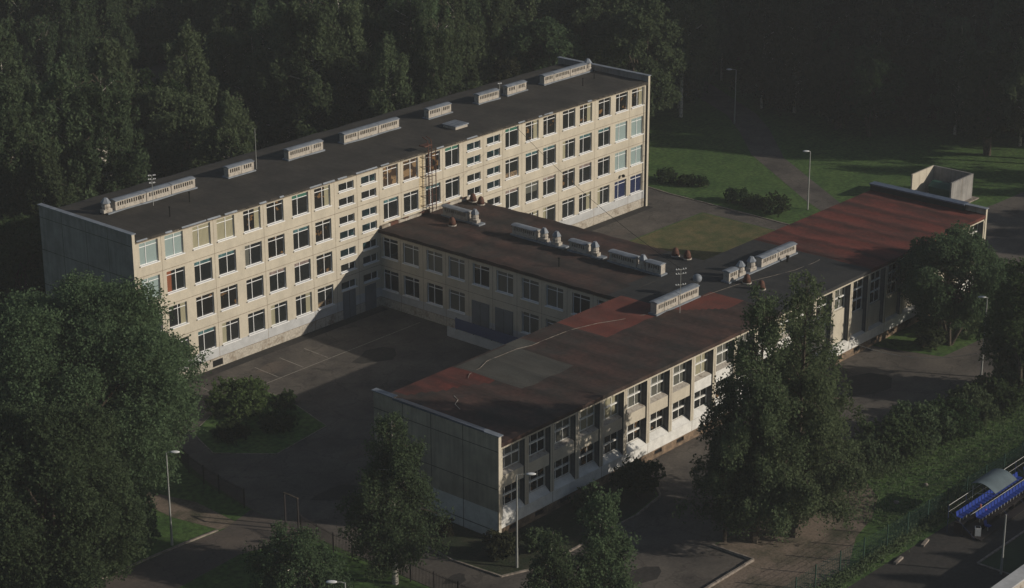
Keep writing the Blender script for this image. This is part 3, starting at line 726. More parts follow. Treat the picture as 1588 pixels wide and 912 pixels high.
# on B: local x runs to -y; front face (local -y) faces -x
vent_row('vent box with one mushroom chimney nearest the four storey wall', (36.85, 0, 7.95), R90, [(1.9, 5.2)], mush=(5.9,), base=(1.9, 6.7))
vent_row('vent box with two mushroom chimneys on the brown link roof', (36.85, 0, 7.95), R90, [(11.0, 14.0)], mush=(14.75, 16.3), base=(11.0, 17.3))
vent_row('shortest vent box with one mushroom chimney mid link roof', (36.85, 0, 7.95), R90, [(18.1, 20.2)], mush=(20.95,), base=(18.1, 21.9))
vent_row('vent box with chimney between two boxes at the link roof end', (36.85, 0, 7.95), R90, [(22.9, 26.0), (27.2, 28.9)], mush=(26.6,))
vent_row('long vent box by the aerial mast with a round cowl at its end', (0, -34.78, 7.95), 0, [(28.5, 31.6), (31.7, 34.6)], Hh=1.1)
vent_row('longest vent row on black felt with two mushroom chimneys', (0, -34.70, 7.95), 0, [(39.3, 40.7), (44.4, 47.0), (47.1, 50.0)], mush=(41.5, 43.2), base=(39.3, 50.0))
bl = MB(); bl.lathe((35.0, -34.3, 8.0), [(.10, 0), (.10, 1.15), (.30, 1.2), (.40, 1.35), (.42, 1.55), (.34, 1.75), (.15, 1.87)], 'metal', 14); tag(bl.build('ventilator_cowl', smooth=True), 'round metal ventilator cowl at the end of the vent box by the mast', 'ventilator')
# cones
def cone(label, x, y, z=7.95):
    t = thing('roof_cone', label, 'roof cone', (x, y, z), 0, 'small rusty cones on the low roofs')
    c = MB(); c.lathe((0, 0, .10), [(.40, 0), (.33, .35), (.24, .62), (.12, .74)], 'rust', 10); c.build('cone_body', t, True)
    r = MB(); r.lathe((0, 0, 0), [(.44, 0), (.44, .07), (.40, .10)], 'concrete', 10); r.build('base_ring', t)
cone('rusty cone nearest the four storey wall, left of the two', 42.2, -1.1); cone('rusty cone right of its twin beside the four storey wall', 42.0, -2.35)
cone('rusty cone in front of the first link roof vent', 35.2, -4.7); cone('rusty cone by the dry lawn edge, left of the two', 42.1, -26.6)
cone('rusty cone by the dry lawn edge, right of the two', 42.2, -27.9); cone('rusty cone in front of the two chimneys on black felt', 40.4, -35.9); cone('rusty cone half hidden by the tall birch top', 39.9, -37.8)
# pipes
def pipe(label, x, y, z, h, m='black', r=.055):
    b = MB(); b.tube((x, y, z), (x, y, z+h), r, r, m, 8); b.lathe((x, y, z+h-.02), [(r*1.5, 0), (r*1.5, .1), (r*.5, .14)], m, 8); tag(b.build('vent_pipe'), label, 'pipe', 'short pipes sticking out of the roofs')
pipe('short pipe on the link roof left of the vent boxes', 32.75, -20.3, 7.9, .85, 'black', .08); pipe('thin pipe near left end of the top roof, front one', 6.3, 2.6, 14.4, .9); pipe('thin pipe near left end of the top roof, rear one', 10.3, 4.6, 14.4, .9)
pipe('thin pipe near right end of the top roof, left one', 65.8, 4.0, 14.4, .8); pipe('thin pipe near right end of the top roof, right one', 69.0, 5.0, 14.4, .7); pipe('stub pipe in front of the vent row on black felt', 47.6, -35.4, 7.95, .5, 'black', .12)
# hatch
h_ = thing('roof_hatch', 'flat grey metal hatch lying on the top roof', 'hatch', (44.6, 3.4, 14.40))
b = MB(); b.box(-.9, .9, -.85, .85, 0, .28, 'concrete'); b.build('hatch_curb', h_)
b = MB(); b.box(-1.0, 1.0, -.95, .95, .282, .38, 'metal'); 
for k in range(4): b.box(-.75+k*.47, -.70+k*.47, -.95, .95, .381, .41, 'metal')
b.build('hatch_lid', h_)
# masts
def mast(label, x, y, z, h, bars):
    t = thing('aerial_mast', label, 'aerial', (x, y, z))
    b = MB(); b.tube((0, 0, 0), (0, 0, h), .035, .02, 'steel', 6); b.build('pole', t)
    for zb, L in bars:
        c = MB(); c.tube((-L/2, L*.3, zb), (L/2, -L*.3, zb), .022, .022, 'steel', 5)
        for q in (-.5, -.25, .25, .5): c.lathe((L*q, -L*q*.6, zb), [(.04, 0), (.055, .05), (.03, .12)], 'lampwhite', 6)
        c.build('crossbar', t)
    return t
mast('tall wire mast with three insulator bars in front of a vent box', 30.3, -35.95, 7.95, 4.1, [(4.0, .75), (3.6, .75), (2.6, .75)])
mast('thin aerial mast rising before the left roof vent', 7.5, 6.3, 14.4, 2.9, [(2.8, .5), (2.45, .5), (2.1, .4)])
mast('thin aerial rod beside the second roof vent', 21.3, 7.7, 14.4, 4.0, [])
mast('small aerial between two vents at right of the top roof', 56.5, 7.9, 14.4, 1.5, [(1.4, .3)])
def wire(label, pts, r, m='black', cat='cable'):
    b = MB(); b.strip(pts, r, m, 4); tag(b.build('cable'), label, cat)
def sag(a, b_, s_, n=14): 
    a = Vector(a); b_ = Vector(b_); return [a.lerp(b_, i/n) - Vector((0, 0, s_*4*(i/n)*(1-i/n))) for i in range(n+1)]
wire('thin wire strung from the top roof edge to the aerial mast', sag((49.5, -.2, 14.3), (30.3, -35.95, 12.0), .8), .018)
wire('thin cable from the front block to the street lamp by the apron', sag((48.5, -42.4, 1.4), (51.9, -53.2, 2.2), .9), .02, 'steel')
wire('pale cable snaking over the left part of the low roof', [(x, y, zC(x, y)+.04) for x, y in [(7.4,-32.0),(8.0,-31.6),(9.7,-31.25),(11.0,-30.8),(12.5,-30.75),(14.5,-30.95),(16.2,-31.2),(18.1,-31.35),(20,-31.4),(21.3,-31.55),(23.5,-32.3),(25.6,-33.0),(28.5,-34.1)]], .020, 'kerb')
wire('short pale cable end near the left edge of the low roof', [(x, y, zC(x, y)+.04) for x, y in [(4.0,-33.6),(3.6,-34.4),(2.7,-34.9),(2.2,-35.9)]], .022, 'concrete')
wire('pale cable lying across the black felt roof', [(x, y, zC(x, y)+.04) for x, y in [(35.0,-35.0),(37.5,-35.3),(39.5,-35.5),(41,-36.0),(43.5,-36.6),(46,-37.2),(49,-37.4),(50,-37.35)]], .014, 'kerb')
# fire ladder
L_ = thing('fire_ladder', 'rusty caged fire ladder climbing the upper cream wall', 'ladder', (36.6, 0, 7.95))
b = MB()
for dx in (-.25, .25): b.strip([(dx, -.55, 0), (dx, -.55, 7.0), (dx, -.45, 7.5), (dx, .2, 7.75)], .045, 'rust', 6)
for k in range(24): b.tube((-.25, -.55, .3*k+.2), (.25, -.55, .3*k+.2), .02, .02, 'rust', 5, False)
b.build('rails', L_)
b = MB(); b.strip([(.75, -.6, .3), (.75, -.6, 6.6)], .05, 'rust', 6)
for k in range(6): b.strip([(-.9, 0, 1.0*k+.9), (-.25, -.55, 1.0*k+.9), (.3, -.95, 1.0*k+.95), (.75, -.6, 1.0*k+.9)], .03, 'rust', 5)
b.build('safety_cage', L_)
b = MB(); b.box(-.8, .3, -.6, .15, 6.95, 7.05, 'rust'); b.build('platform', L_)

# ------------------------------------------------------------------ trees
def rng_(seed): return np.random.RandomState(seed)
def leaf_obj(name, C_, size, rs, m, hang=.5, elong=1.5, parent=None):
    n = len(C_)
    a = rs.normal(size=(n, 3)); a[:, 2] = a[:, 2]*(1-hang) - hang*1.5
    a /= np.linalg.norm(a, axis=1)[:, None]
    b_ = np.cross(a, rs.normal(size=(n, 3))); b_ /= np.linalg.norm(b_, axis=1)[:, None]
    s_ = size*rs.uniform(.6, 1.3, size=(n, 1))
    v_ = np.empty((n, 4, 3)); v_[:, 0] = C_ - a*s_*elong/2; v_[:, 2] = C_ + a*s_*elong/2
    v_[:, 1] = C_ + b_*s_/2; v_[:, 3] = C_ - b_*s_/2
    me = bpy.data.meshes.new(name)
    me.vertices.add(4*n); me.vertices.foreach_set('co', v_.reshape(-1))
    me.loops.add(4*n); me.loops.foreach_set('vertex_index', np.arange(4*n, dtype=np.int32))
    me.polygons.add(n); me.polygons.foreach_set('loop_start', np.arange(0, 4*n, 4, dtype=np.int32)); me.polygons.foreach_set('loop_total', np.full(n, 4, dtype=np.int32))
    me.materials.append(M[m]); me.update(calc_edges=True)
    o = bpy.data.objects.new(name, me); COL.objects.link(o)
    if parent: o.parent = parent
    return o

def birch(h, wd, seed, n, size, leaf='leaf_birch', bark='birchbark', low=.18, shape='cone', strand=1.2, nb=70, lean=0.0, loose=.22, pw=.62, elong=1.5):
    rs = rng_(seed); t = bpy.data.objects.new('birch_tree', None); COL.objects.link(t)
    tr = MB(); pts = [Vector((lean*h*(i/8)**1.5 + rs.normal()*.04*i*.3, rs.normal()*.04*i*.3, h*.96*i/8)) for i in range(9)]
    r0 = (.018 if n > 40000 else .013)*h if h < 17 or n > 40000 else .013*h
    for i in range(8): tr.tube(pts[i], pts[i+1], r0*(1-i/8.3), r0*(1-(i+1)/8.3), bark, 8, False)
    def tp(z):
        f = max(0, min(7.999, z/(h*.96)*8)); i = int(f); return pts[i].lerp(pts[i+1], f-i)
    S0 = []
    ns = max(1, n//11)
    br = []
    for i in range(nb):
        q = (i+.5)/nb; z = h*(low + (.97-low)*q**.95); k = (z/h-low)/(1-low)
        if shape == 'cone': L = wd/2*min(1, (k*6+.35))*(1-k)**pw
        elif shape == 'oval': L = wd/2*math.sin(math.pi*min(1, max(0.06, .16+k*.84)))**.6
        else: L = wd/2*min(1, k*5+.4)*(1-k**2.2)**.5
        L = L*rs.uniform(.5, 1.18)+.15
        az = i*2.399+rs.normal()*.5; up = rs.uniform(.35, .9)*(1.0 if k < .8 else 1.8)
        p0 = tp(z-L*up*.35 if z-L*up*.35 > .1*h else .1*h)
        p1 = p0 + Vector((math.cos(az)*L*.6, math.sin(az)*L*.6, L*up*.55)); p2 = p0 + Vector((math.cos(az)*L, math.sin(az)*L, L*up*.55-.12*L))
        br.append((p0, p1, p2, L))
        if L > .8:
            rr_ = max(.02, .012*L+.01); tr.tube(p0, p1, rr_*1.6, rr_, 'bark' if bark == 'bark' or L < 2.0 else bark, 5, False); tr.tube(p1, p2, rr_, rr_*.4, 'bark', 4, False)
    wts = np.array([b_[3]**1.35 for b_ in br]); wts /= wts.sum()
    bi = rs.choice(len(br), ns, p=wts); tt = rs.uniform(.12, 1.0, ns)**.75
    P0 = np.array([b_[0] for b_ in br])[bi]; P1 = np.array([b_[1] for b_ in br])[bi]; P2 = np.array([b_[2] for b_ in br])[bi]
    T = tt[:, None]; base = (1-T)**2*P0 + 2*T*(1-T)*(P1*2-(P0+P2)/2) + T**2*P2
    LL = np.array([b_[3] for b_ in br])[bi]
    nc = max(1, ns//8); ci = rs.randint(0, nc, ns); base = base[ci]; LL = LL[ci]
    off = (rs.normal(size=(ns, 3))*(loose*LL[:, None]*.55+.10)*np.array([1, 1, .5]))[ci]
    base = base + off + rs.normal(size=(ns, 3))*np.array([.24, .24, .16])*(1+size)
    sl_ = rs.uniform(.3, 1.0, ns)*strand*np.minimum(1, LL/1.5+.15)
    m_ = 11; q = rs.uniform(0, 1, (ns, m_))
    P = base[:, None, :] + np.zeros((ns, m_, 3)); P[:, :, 2] -= q*sl_[:, None]
    P += rs.normal(size=P.shape)*np.array([.11, .11, .10])
    P = P.reshape(-1, 3); P = P[P[:, 2] > .25]
    tr.build('trunk', t); leaf_obj('crown', P, size, rs, leaf, hang=.55, elong=elong, parent=t)
    return t
def lump_tree(name, h, wd, seed, n, size, leaf='leaf_willow', bark='bark', nl=60, lr=(.10, .18), base=.12, droop=.5, flat=1.0, trunks=3, squash=.8, tight=1.0):
    rs = rng_(seed); t = bpy.data.objects.new(name, None); COL.objects.link(t)
    tr = MB(); cz = h*(base+(1-base)/2); rz = h*(1-base)/2
    cs = []; rad = []
    for i in range(nl):
        u = 1-2*(i+.5)/nl; u = u*.97+.03; az = i*2.399+rs.normal()*.25; rr_ = math.sqrt(max(0, 1-u*u))
        k = rs.uniform(.58, .92)
        c = Vector((math.cos(az)*rr_*wd/2*k, math.sin(az)*rr_*wd/2*k*flat, cz+u*rz*k*1.0)); r = wd*rs.uniform(*lr)
        if c.z < h*.25: c.z = h*.25*rs.uniform(.8, 1.2)
        cs.append(c); rad.append(r)
    roots = [Vector((rs.normal()*.25, rs.normal()*.25, 0)) for _ in range(trunks)]
    forks = []
    for r_ in roots:
        f = Vector((r_.x*3+rs.normal()*wd*.06, r_.y*3+rs.normal()*wd*.06, h*.32)); forks.append(f); tr.tube(r_, f, .02*h, .013*h, bark, 8)
    for i, c in enumerate(cs):
        f = forks[i % trunks]
        if i % 2 == 0: m_ = f.lerp(c, .5)+Vector((0, 0, .05*h)); tr.tube(f, m_, .008*h, .005*h, bark, 5, False); tr.tube(m_, c, .005*h, .002*h, bark, 4, False)
    rad = np.array(rad); wts = rad**2; wts /= wts.sum()
    ns = n//8; bi = rs.choice(nl, ns, p=wts); D = rs.normal(size=(ns, 3)); D[:, 2] += .35; D /= np.linalg.norm(D, axis=1)[:, None]
    R = (rs.uniform(0, 1, ns)**(.35*tight))*rad[bi]*(1+rs.normal(size=ns)*.13)
    base_ = np.array(cs)[bi] + D*R[:, None]*np.array([1, 1, squash])
    q = rs.uniform(-.5, 1, (ns, 8)); dirn = D*.5 + np.array([0, 0, -droop]); ln_ = rs.uniform(.25, .8, ns)*wd*.05
    P = base_[:, None, :] + dirn[:, None, :]*(q*ln_[:, None])[:, :, None] + rs.normal(size=(ns, 8, 3))*.09*(wd/14+.4)
    P = P.reshape(-1, 3); P = P[P[:, 2] > .1]
    tr.build('trunk', t); leaf_obj('crown', P, size, rs, leaf, hang=.35, elong=1.5, parent=t)
    return t
def bush(h, wd, seed, n, size, leaf='leaf_bush', label='', loc=(0, 0, 0), name='bush', group=None, nl=14):
    t = lump_tree(name, h, wd, seed, n, size, leaf, 'bark', nl=nl, lr=(.16, .28), base=.0, droop=.2, trunks=3)
    put(t, loc, seed*.7); tag(t, label, 'bush', group); return t

def T(o, loc, label, rz=0, name=None, cat='tree', group=None, sc=1.0):
    put(o, loc, rz, sc); tag(o, label, cat, group)
    if name: o.name = name
    return o
T(lump_tree('willow_tree', 17.5, 20.5, 21, 330000, .145, nl=72, lr=(.075, .135), base=.06, tight=.6), (-16.3, -12.2, 0), 'huge rounded willow covering the left end of the long block', name='willow_tree')
T(lump_tree('willow_tree', 16.2, 13.5, 22, 190000, .14, nl=50, lr=(.10, .16), tight=.6, base=.05), (-30.2, -26.2, 0), 'tall willow at the lower left corner beside the lamp post', name='willow_tree')
T(lump_tree('willow_tree', 7.5, 8, 29, 45000, .15, nl=36, lr=(.10, .17), base=.02), (-22.6, -22.6, 0), 'low willow growth at the foot of the lower left willow', name='willow_tree')
T(birch(14.0, 8.0, 31, 46000, .13, low=.13, nb=90, strand=1.5, pw=.8, loose=.17), (-10.67, -41.17, 0), 'narrow birch with white trunk before the blank grey end wall', 1.0)
T(birch(7.9, 6.2, 32, 26000, .13, low=.12, shape='oval', nb=56), (-20.2, -40.9, 0), 'small round birch at the bottom edge beside the iron fence', 2.0)
T(birch(8.5, 4.8, 33, 16000, .13, low=.12, nb=50, pw=.8), (-9.3, -54.8, 0), 'shorter of the two birches at the bottom before the front block', 3.0)
T(birch(10.2, 5.2, 34, 21000, .13, low=.12, nb=60, strand=1.5, pw=.8), (-5.4, -55.9, 0), 'taller of the two birches at the bottom before the front block', 4.0)
T(birch(20.7, 9.8, 35, 54000, .14, leaf='leaf_bush', bark='bark', low=.08, nb=80, strand=2.2, loose=.14, pw=.66), (11.88, -57.0, 0), 'tallest left birch of the big clump hiding the front block middle', .3)
T(birch(21.8, 9.8, 36, 52000, .14, leaf='leaf_bush', bark='bark', low=.07, nb=80, strand=2.2, loose=.14, pw=.68), (14.6, -58.7, 0), 'right hand tall birch of the big clump before the front block', 1.7)
T(birch(13.5, 5.0, 37, 18000, .15, leaf='leaf_birch', bark='bark', low=.16, nb=60, strand=1.4), (10.4, -55.3, 0), 'slim dark birch at the left foot of the big clump', 2.7)
T(birch(13.4, 8.6, 38, 44000, .15, leaf='leaf_bush', bark='bark', low=.03, shape='oval', nb=90, strand=1.4), (18.6, -56.6, 0), 'broad leafy tree at the right side of the big clump', .9)
T(lump_tree('willow_tree', 11.2, 11.0, 39, 72000, .15, leaf='leaf_birch', nl=70, lr=(.07, .13), base=.20, trunks=5), (56.9, -47.4, 0), 'flat topped willow shading the right end of the front block', name='willow_tree')
T(lump_tree('broadleaf_tree', 12.4, 7.6, 40, 44000, .16, leaf='leaf_dark', nl=40, lr=(.12, .2), base=.12), (50.3, -58.5, 0), 'dark tree cut by the right edge beyond the parking apron', name='broadleaf_tree')
# undergrowth
hb = [(24.3,-56.2,2.8,4.8),(28.1,-56.6,2.6,4.6),(31.6,-57.0,3.2,5.0),(35.2,-57.2,3.6,5.2),(38.6,-58.2,3.0,4.8),(42.2,-57.8,2.9,4.6),(46.1,-58.2,2.6,4.4),(50.6,-58.4,3.2,5.6)]
pos = ['nearest the big birch clump', 'second along from the big birch clump', 'third along from the big birch clump', 'fourth along from the big birch clump, the tallest', 'low one in the middle of the hedge row', 'sixth along the hedge row towards the right edge', 'seventh along the hedge row towards the right edge', 'last of the hedge row at the right edge']
for i, (x, y, h, wd) in enumerate(hb):
    bush(h, wd, 50+i, 9000, .17, 'leaf_bush' if i % 2 else 'leaf_dark', 'hedge bush beside the parking apron, '+pos[i], (x, y, 0), 'hedge_bush', 'bushes along the parking apron')
for i, (x, y, h, wd, n, lf, lb) in enumerate([
    (3.3,-8.9,2.2,5.0,14000,'leaf_bright','bright green bush on the yard island near the court lines'),
    (6.4,-11.2,.9,2.6,2500,'leaf_dark','dark bush on the right side of the yard island'),
    (3.0,-14.2,.9,3.4,3500,'leaf_dark','dark bush at the front of the yard island'),
    (-1.0,-12.8,1.2,3.0,3000,'leaf_dark','low bush at the left of the yard island'),
    (12.6,-45.2,2.8,3.4,7000,'leaf_dark','round bush at the end of the planting bed by the front block'),
    (7.8,-44.6,1.5,3.2,4000,'leaf_dark','low bush in the planting bed under the front windows'),
    (-2.6,-44.2,2.0,2.4,4000,'leaf_olive','small shrub by the corner of the grey end wall and lamp'),
    (-.2,-45.6,1.8,2.0,3500,'leaf_bush','small shrub at the foot of the front lamp post'),
    (-2.6,-38.5,1.3,1.6,1500,'leaf_olive','tiny shrub beside the grey end wall'),
    (59.8,-44.2,2.6,3.4,4000,'leaf_dark','shrub under the willow at right end of front block'),
    (61.0,-47.6,3.0,4.6,6000,'leaf_bush','leafy shrub in the verge under the right willow'),
    (55.2,-46.6,1.8,2.6,3000,'leaf_bush','low shrub at left of the right willow trunks'),
    (81.2,3.8,1.1,2.8,2500,'leaf_dark','leftmost low shrub on the lawn behind the road'),
    (81.7,1.2,1.0,2.2,2500,'leaf_dark','second low shrub on the lawn behind the road'),
    (82.1,-.6,1.2,1.6,1200,'leaf_dark','smallest low shrub on the lawn behind the road'),
    (80.1,-7.0,1.2,2.8,2500,'leaf_dark','shrub in the lawn row, farthest from front block roof'),
    (79.5,-9.5,1.2,2.4,2500,'leaf_dark','middle shrub of the lawn row near the path'),
    (79.4,-12.6,1.8,3.4,3000,'leaf_dark','shrub in the lawn row nearest the red roof')]):
    bush(h, wd, 80+i, n, .15, lf, lb, (x, y, 0))
# weeds along the green fence, nobody could count them
rs = rng_(77); n_ = 9000
X = rs.uniform(6, 60, n_); Y = -65.4 + rs.normal(size=n_)*.45; Zz = np.abs(rs.normal(size=n_))*.28
tag(leaf_obj('fence_weeds', np.stack([X, Y, Zz], 1), .14, rs, 'leaf_bush', hang=-.5), kind='stuff')
X = rs.uniform(20, 72, 16000); Y = rs.uniform(-64.5, -55.2, 16000); Zz = rs.uniform(0, .18, 16000)
tag(leaf_obj('long_grass', np.stack([X, Y, Zz], 1), .13, rs, 'leaf_bush', hang=-.6), kind='stuff')

# forest behind: a few prototypes, copied
fp = {
 'birch': [birch(21, 8.0, 101, 32000, .19, low=.14, strand=3.2, nb=64, elong=2.3, pw=.5), birch(19, 7.4, 102, 27000, .19, low=.26, strand=3.0, nb=56, lean=.03, elong=2.3, pw=.5), birch(22, 8.4, 103, 31000, .19, elong=2.3, low=.30, shape='oval', strand=2.2, nb=60), birch(20, 8.0, 104, 31000, .19, elong=2.3, low=.12, shape='oval', strand=2.0, nb=60)],
 'maple': [lump_tree('broadleaf_tree', 14, 8.5, 105, 30000, .23, leaf='leaf_dark', nl=34, lr=(.12, .2)), lump_tree('broadleaf_tree', 11, 7.5, 106, 24000, .22, leaf='leaf_dark', nl=30, lr=(.12, .2))],
 'poplar': [lump_tree('broadleaf_tree', 17, 10.5, 107, 44000, .23, leaf='leaf_birch', nl=50, lr=(.10, .17), base=.06)],
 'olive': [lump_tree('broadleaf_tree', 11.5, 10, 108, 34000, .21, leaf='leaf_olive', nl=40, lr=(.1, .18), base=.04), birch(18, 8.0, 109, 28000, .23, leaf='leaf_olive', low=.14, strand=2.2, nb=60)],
}
fused = set()
def ftree(kind, i, loc, rz, sc, label, group='trees of the wood behind the school'):
    p = fp[kind][i % len(fp[kind])]
    if p.name in fused: c = copy_tree(p)
    else: fused.add(p.name); c = p
    put(c, loc, rz, sc); tag(c, label, 'tree', group); return c
cp_ = np.array(cam.location) if False else np.array([-107.61, -137.13, 72.42])
fw_ = np.array(_f); rt_ = np.array(_r2); dn_ = np.array(_d2)
def topx(x, y, z):
    v_ = np.array([x, y, z])-cp_; zz_ = v_@fw_; return 794+3267.4*(v_@rt_)/zz_, 456+3267.4*(v_@dn_)/zz_
rnd = random.Random(8)
placed = []
NAMES = ['leftmost', 'second', 'third', 'fourth', 'fifth', 'sixth', 'seventh', 'eighth', 'ninth', 'tenth', 'eleventh', 'twelfth', 'thirteenth', 'fourteenth']
# hand placed row right behind the long block, and the landmark trees on the right
hand = [('maple',1,(3.0,20.5),1.0),('birch',0,(-7,24),.95),('birch',1,(9.5,25),.9),('maple',0,(27.5,19.0),.62),('birch',2,(20,29),.95),('birch',3,(35,27),.8),('maple',0,(42,21.5),.80),
        ('maple',1,(49,20),.95),('birch',0,(56,24),.9),('birch',2,(62,22),.92),('maple',1,(69,21.5),.85),('olive',1,(74.5,22),.74),('poplar',0,(83,24),1.0),('poplar',0,(91.5,17),1.08),('poplar',0,(94,25),1.15)]
def hidden_zone(x, y):
    # clearings: building behind, lawn, path
    if 14 < x < 62 and 50 < y < 66: return True
    if 22 < x < 50 and 26 < y <= 50 and rnd.random() < .85: return True
    if 50 < x < 74 and 75.5 < y < 87: return True
    return False
for k, (kd, i, (x, y), sc) in enumerate(hand):
    placed.append((x, y))
    ftree(kd, i, (x, y, 0), k*1.3, sc, 'woodland tree right behind the long block, %s from the left' % (NAMES[k] if k < len(NAMES) else 'last'))
cands = []
for gx in range(-10, 44):
    for gy in range(-10, 38):
        x = gx*5.2+rnd.uniform(-1.8, 1.8); y = gy*5.2+rnd.uniform(-1.8, 1.8)
        px, pyb = topx(x, y, 0); _, pyt = topx(x, y, 21)
        if px < -70 or px > 1650 or pyb < 8: continue
        if px > 1080 and pyb < 90 and rnd.random() < .45: continue
        # front limit of the wood
        if px < 1000:
            if y < 27: continue
        else:
            lim = np.interp(px, [1000, 1150, 1300, 1450, 1588, 1700], [205, 176, 204, 232, 270, 285])
            if pyb > lim: continue
        if x < -5 and y < 20: continue
        if hidden_zone(x, y): continue
        if any((x-a)**2+(y-c)**2 < 3.6**2 for a, c in placed): continue
        # keep the path open
        if 100 < x < 122 and abs((y-8)-(x-104)*1.1) < 2.6: continue
        placed.append((x, y)); cands.append((x, y, px, pyb))
for k, (x, y, px, pyb) in enumerate(sorted(cands, key=lambda c: c[1])):
    r = rnd.random()
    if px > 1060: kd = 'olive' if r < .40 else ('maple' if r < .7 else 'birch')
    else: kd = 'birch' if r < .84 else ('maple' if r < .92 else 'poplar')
    z = rnd.uniform(.85, 1.12)*(.85 if px > 1100 else 1)
    side = 'in the dark wood at the upper right' if px > 1060 else 'in the dense wood behind the long block'
    lb = {'birch': 'drooping birch ', 'maple': 'dark green broadleaf tree ', 'poplar': 'broad tall crowned tree ', 'olive': 'dull olive green tree '}[kd]+side
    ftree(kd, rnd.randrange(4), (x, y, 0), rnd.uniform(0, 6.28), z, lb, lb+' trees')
for kd in fp:
    for p in fp[kd]:
        if p.name not in fused:
            for ch in list(p.children): bpy.data.objects.remove(ch)
            bpy.data.objects.remove(p)
# unseen birches added off to the right to shade the stands
for k, (x, y, s_) in enumerate([(37,-92,.55),(44,-90,.5),(52,-94,.6),(60,-90,.5),(30,-97,.6),(68,-92,.5),(76,-88,.5),(41,-96,.6),(33,-93,.5),(48,-93,.55)]):
    ftree('birch', k, (x, y, 0), k*2.1, s_, 'unseen birch added outside the right edge to shade the stands', 'unseen birches added to shade the stands')

for k, (x, y, s_) in enumerate([(102,-48,.62),(98,-50,.62),(94,-52,.6),(106,-50,.65),(111,-43,.5),(115,-46,.65),(119,-44,.7),(122,-52,.8)]):  # unseen trees put in to shade the asphalt at right
    ftree('maple' if k % 2 else 'birch', k, (x, y, 0), k*1.7, s_, 'unseen tree added outside the right edge to shade the asphalt', 'unseen trees added to shade the right asphalt')

# ------------------------------------------------------------------ houses in the wood
def house(label, x0, x1, y0, y1, h, cols, floors, m='cream', roof='roof'):
    t = thing('apartment_building', label, 'building', (x0, y0, 0))
    W, D = x1-x0, y1-y0; fh = h/floors
    rc_ = [(i*W/cols+W/cols*.25, i*W/cols+W/cols*.75, j*fh+fh*.3, j*fh+fh*.85) for i in range(cols) for j in range(floors)]
    b = MB(); facade(b, (0, 0, 0), (1, 0, 0), (0, -1, 0), W, [0, h], rc_, [i*W/cols for i in range(1, cols)], [j*fh for j in range(1, floors)], lambda u, z: m)
    b.quad((0, D, 0), (0, 0, 0), (0, 0, h), (0, D, h), m); b.quad((W, 0, 0), (W, D, 0), (W, D, h), (W, 0, h), m); b.quad((W, D, 0), (0, D, 0), (0, D, h), (W, D, h), m)
    b.build('wall', t)
    b = MB(); b.box(-.3, W+.3, -.3, D+.3, h+.002, h+.3, roof); b.build('roof', t)
    w_ = win_proto('window', W/cols*.5, fh*.55, [W/cols*.25], [fh*.4], sill=False)
    for i, (a, c, z0, z1) in enumerate(rc_): place_win(w_, t, (a, .12, z0), 0)
    return t
house('pale low building glimpsed between the birches behind the long block', 16, 60, 53, 64, 8.5, 14, 3)
house('dark roofed building deep in the wood at upper left', 52, 72, 76, 86, 10.0, 6, 3, 'grey_end', 'darkmetal')
pv = thing('playground_hut', 'small red roofed hut behind the left end of the long block', 'hut', (15.0, 30.5, 0))
b = MB(); b.box(0, 3, 0, 2.5, 0, 2.0, 'rust'); b.build('hut_wall', pv)
b = MB(); rdm = mat('red_paint', (.35, .05, .03)); b.poly([(-.3, -.3, 2.0), (3.3, -.3, 2.0), (3.3, 1.25, 3.0), (-.3, 1.25, 3.0)], rdm); b.poly([(-.3, 2.8, 2.0), (-.3, 1.25, 3.0), (3.3, 1.25, 3.0), (3.3, 2.8, 2.0)], rdm); b.build('hut_roof', pv)
# unseen slab block added off to the right to lay shade over the wood
sb = thing('shade_slab', 'tall panel apartment slab outside the right edge of the view', 'building', (132, -42, 0), math.radians(18))
b = MB(); hr = [(i*3.2+.9, i*3.2+2.4, j*2.8+.9, j*2.8+2.3) for i in range(22) for j in range(15)]
facade(b, (0, 0, 0), (1, 0, 0), (0, -1, 0), 70.4, [0, 43], hr, [], [j*2.8 for j in range(1, 15)], lambda u, z: 'greyband')
facade(b, (70.4, 14, 0), (-1, 0, 0), (0, 1, 0), 70.4, [0, 43], hr, [], [j*2.8 for j in range(1, 15)], lambda u, z: 'greyband')
b.quad((0, 14, 0), (0, 0, 0), (0, 0, 43), (0, 14, 43), 'greyband'); b.quad((70.4, 0, 0), (70.4, 14, 0), (70.4, 14, 43), (70.4, 0, 43), 'greyband'); b.build('wall', sb)
b = MB(); b.box(.3, 70.1, .25, 13.75, 0, 42.9, 'glass'); b.build('glazing', sb)
b = MB(); b.box(-.3, 70.7, -.3, 14.3, 43.002, 43.6, 'roof'); b.build('roof', sb)

# ------------------------------------------------------------------ bin enclosure with dumpster
en = thing('bin_enclosure', 'open concrete bin enclosure of three walls behind the red roof', 'enclosure', (93.5, -26.5, 0))
b = MB(); b.box(0, 4.8, 5.0, 5.18, 0, 3.0, 'cream'); b.box(1.55, 1.58, 4.994, 4.999, 0, 3, 'joint'); b.box(3.1, 3.13, 4.994, 4.999, 0, 3, 'joint'); b.build('side_wall', en)
b = MB(); b.box(4.62, 4.8, .18, 5.0, 0, 3.0, 'grey_end'); b.build('rear_wall', en)
b = MB(); b.box(0, 4.8, 0, .18, 0, 3.0, 'grey_end'); b.box(2.3, 2.34, -.006, -.001, 0, 3, 'joint'); b.build('side_wall', en)  # right wall greyed to carry the shade on it
b = MB(); b.box(-.6, 5.4, -.6, 5.3, .012, .15, 'kerb'); b.build('base_slab', en)
ds = thing('dumpster', 'dark green waste skip standing inside the bin enclosure', 'skip', (95.6, -25.4, .15))
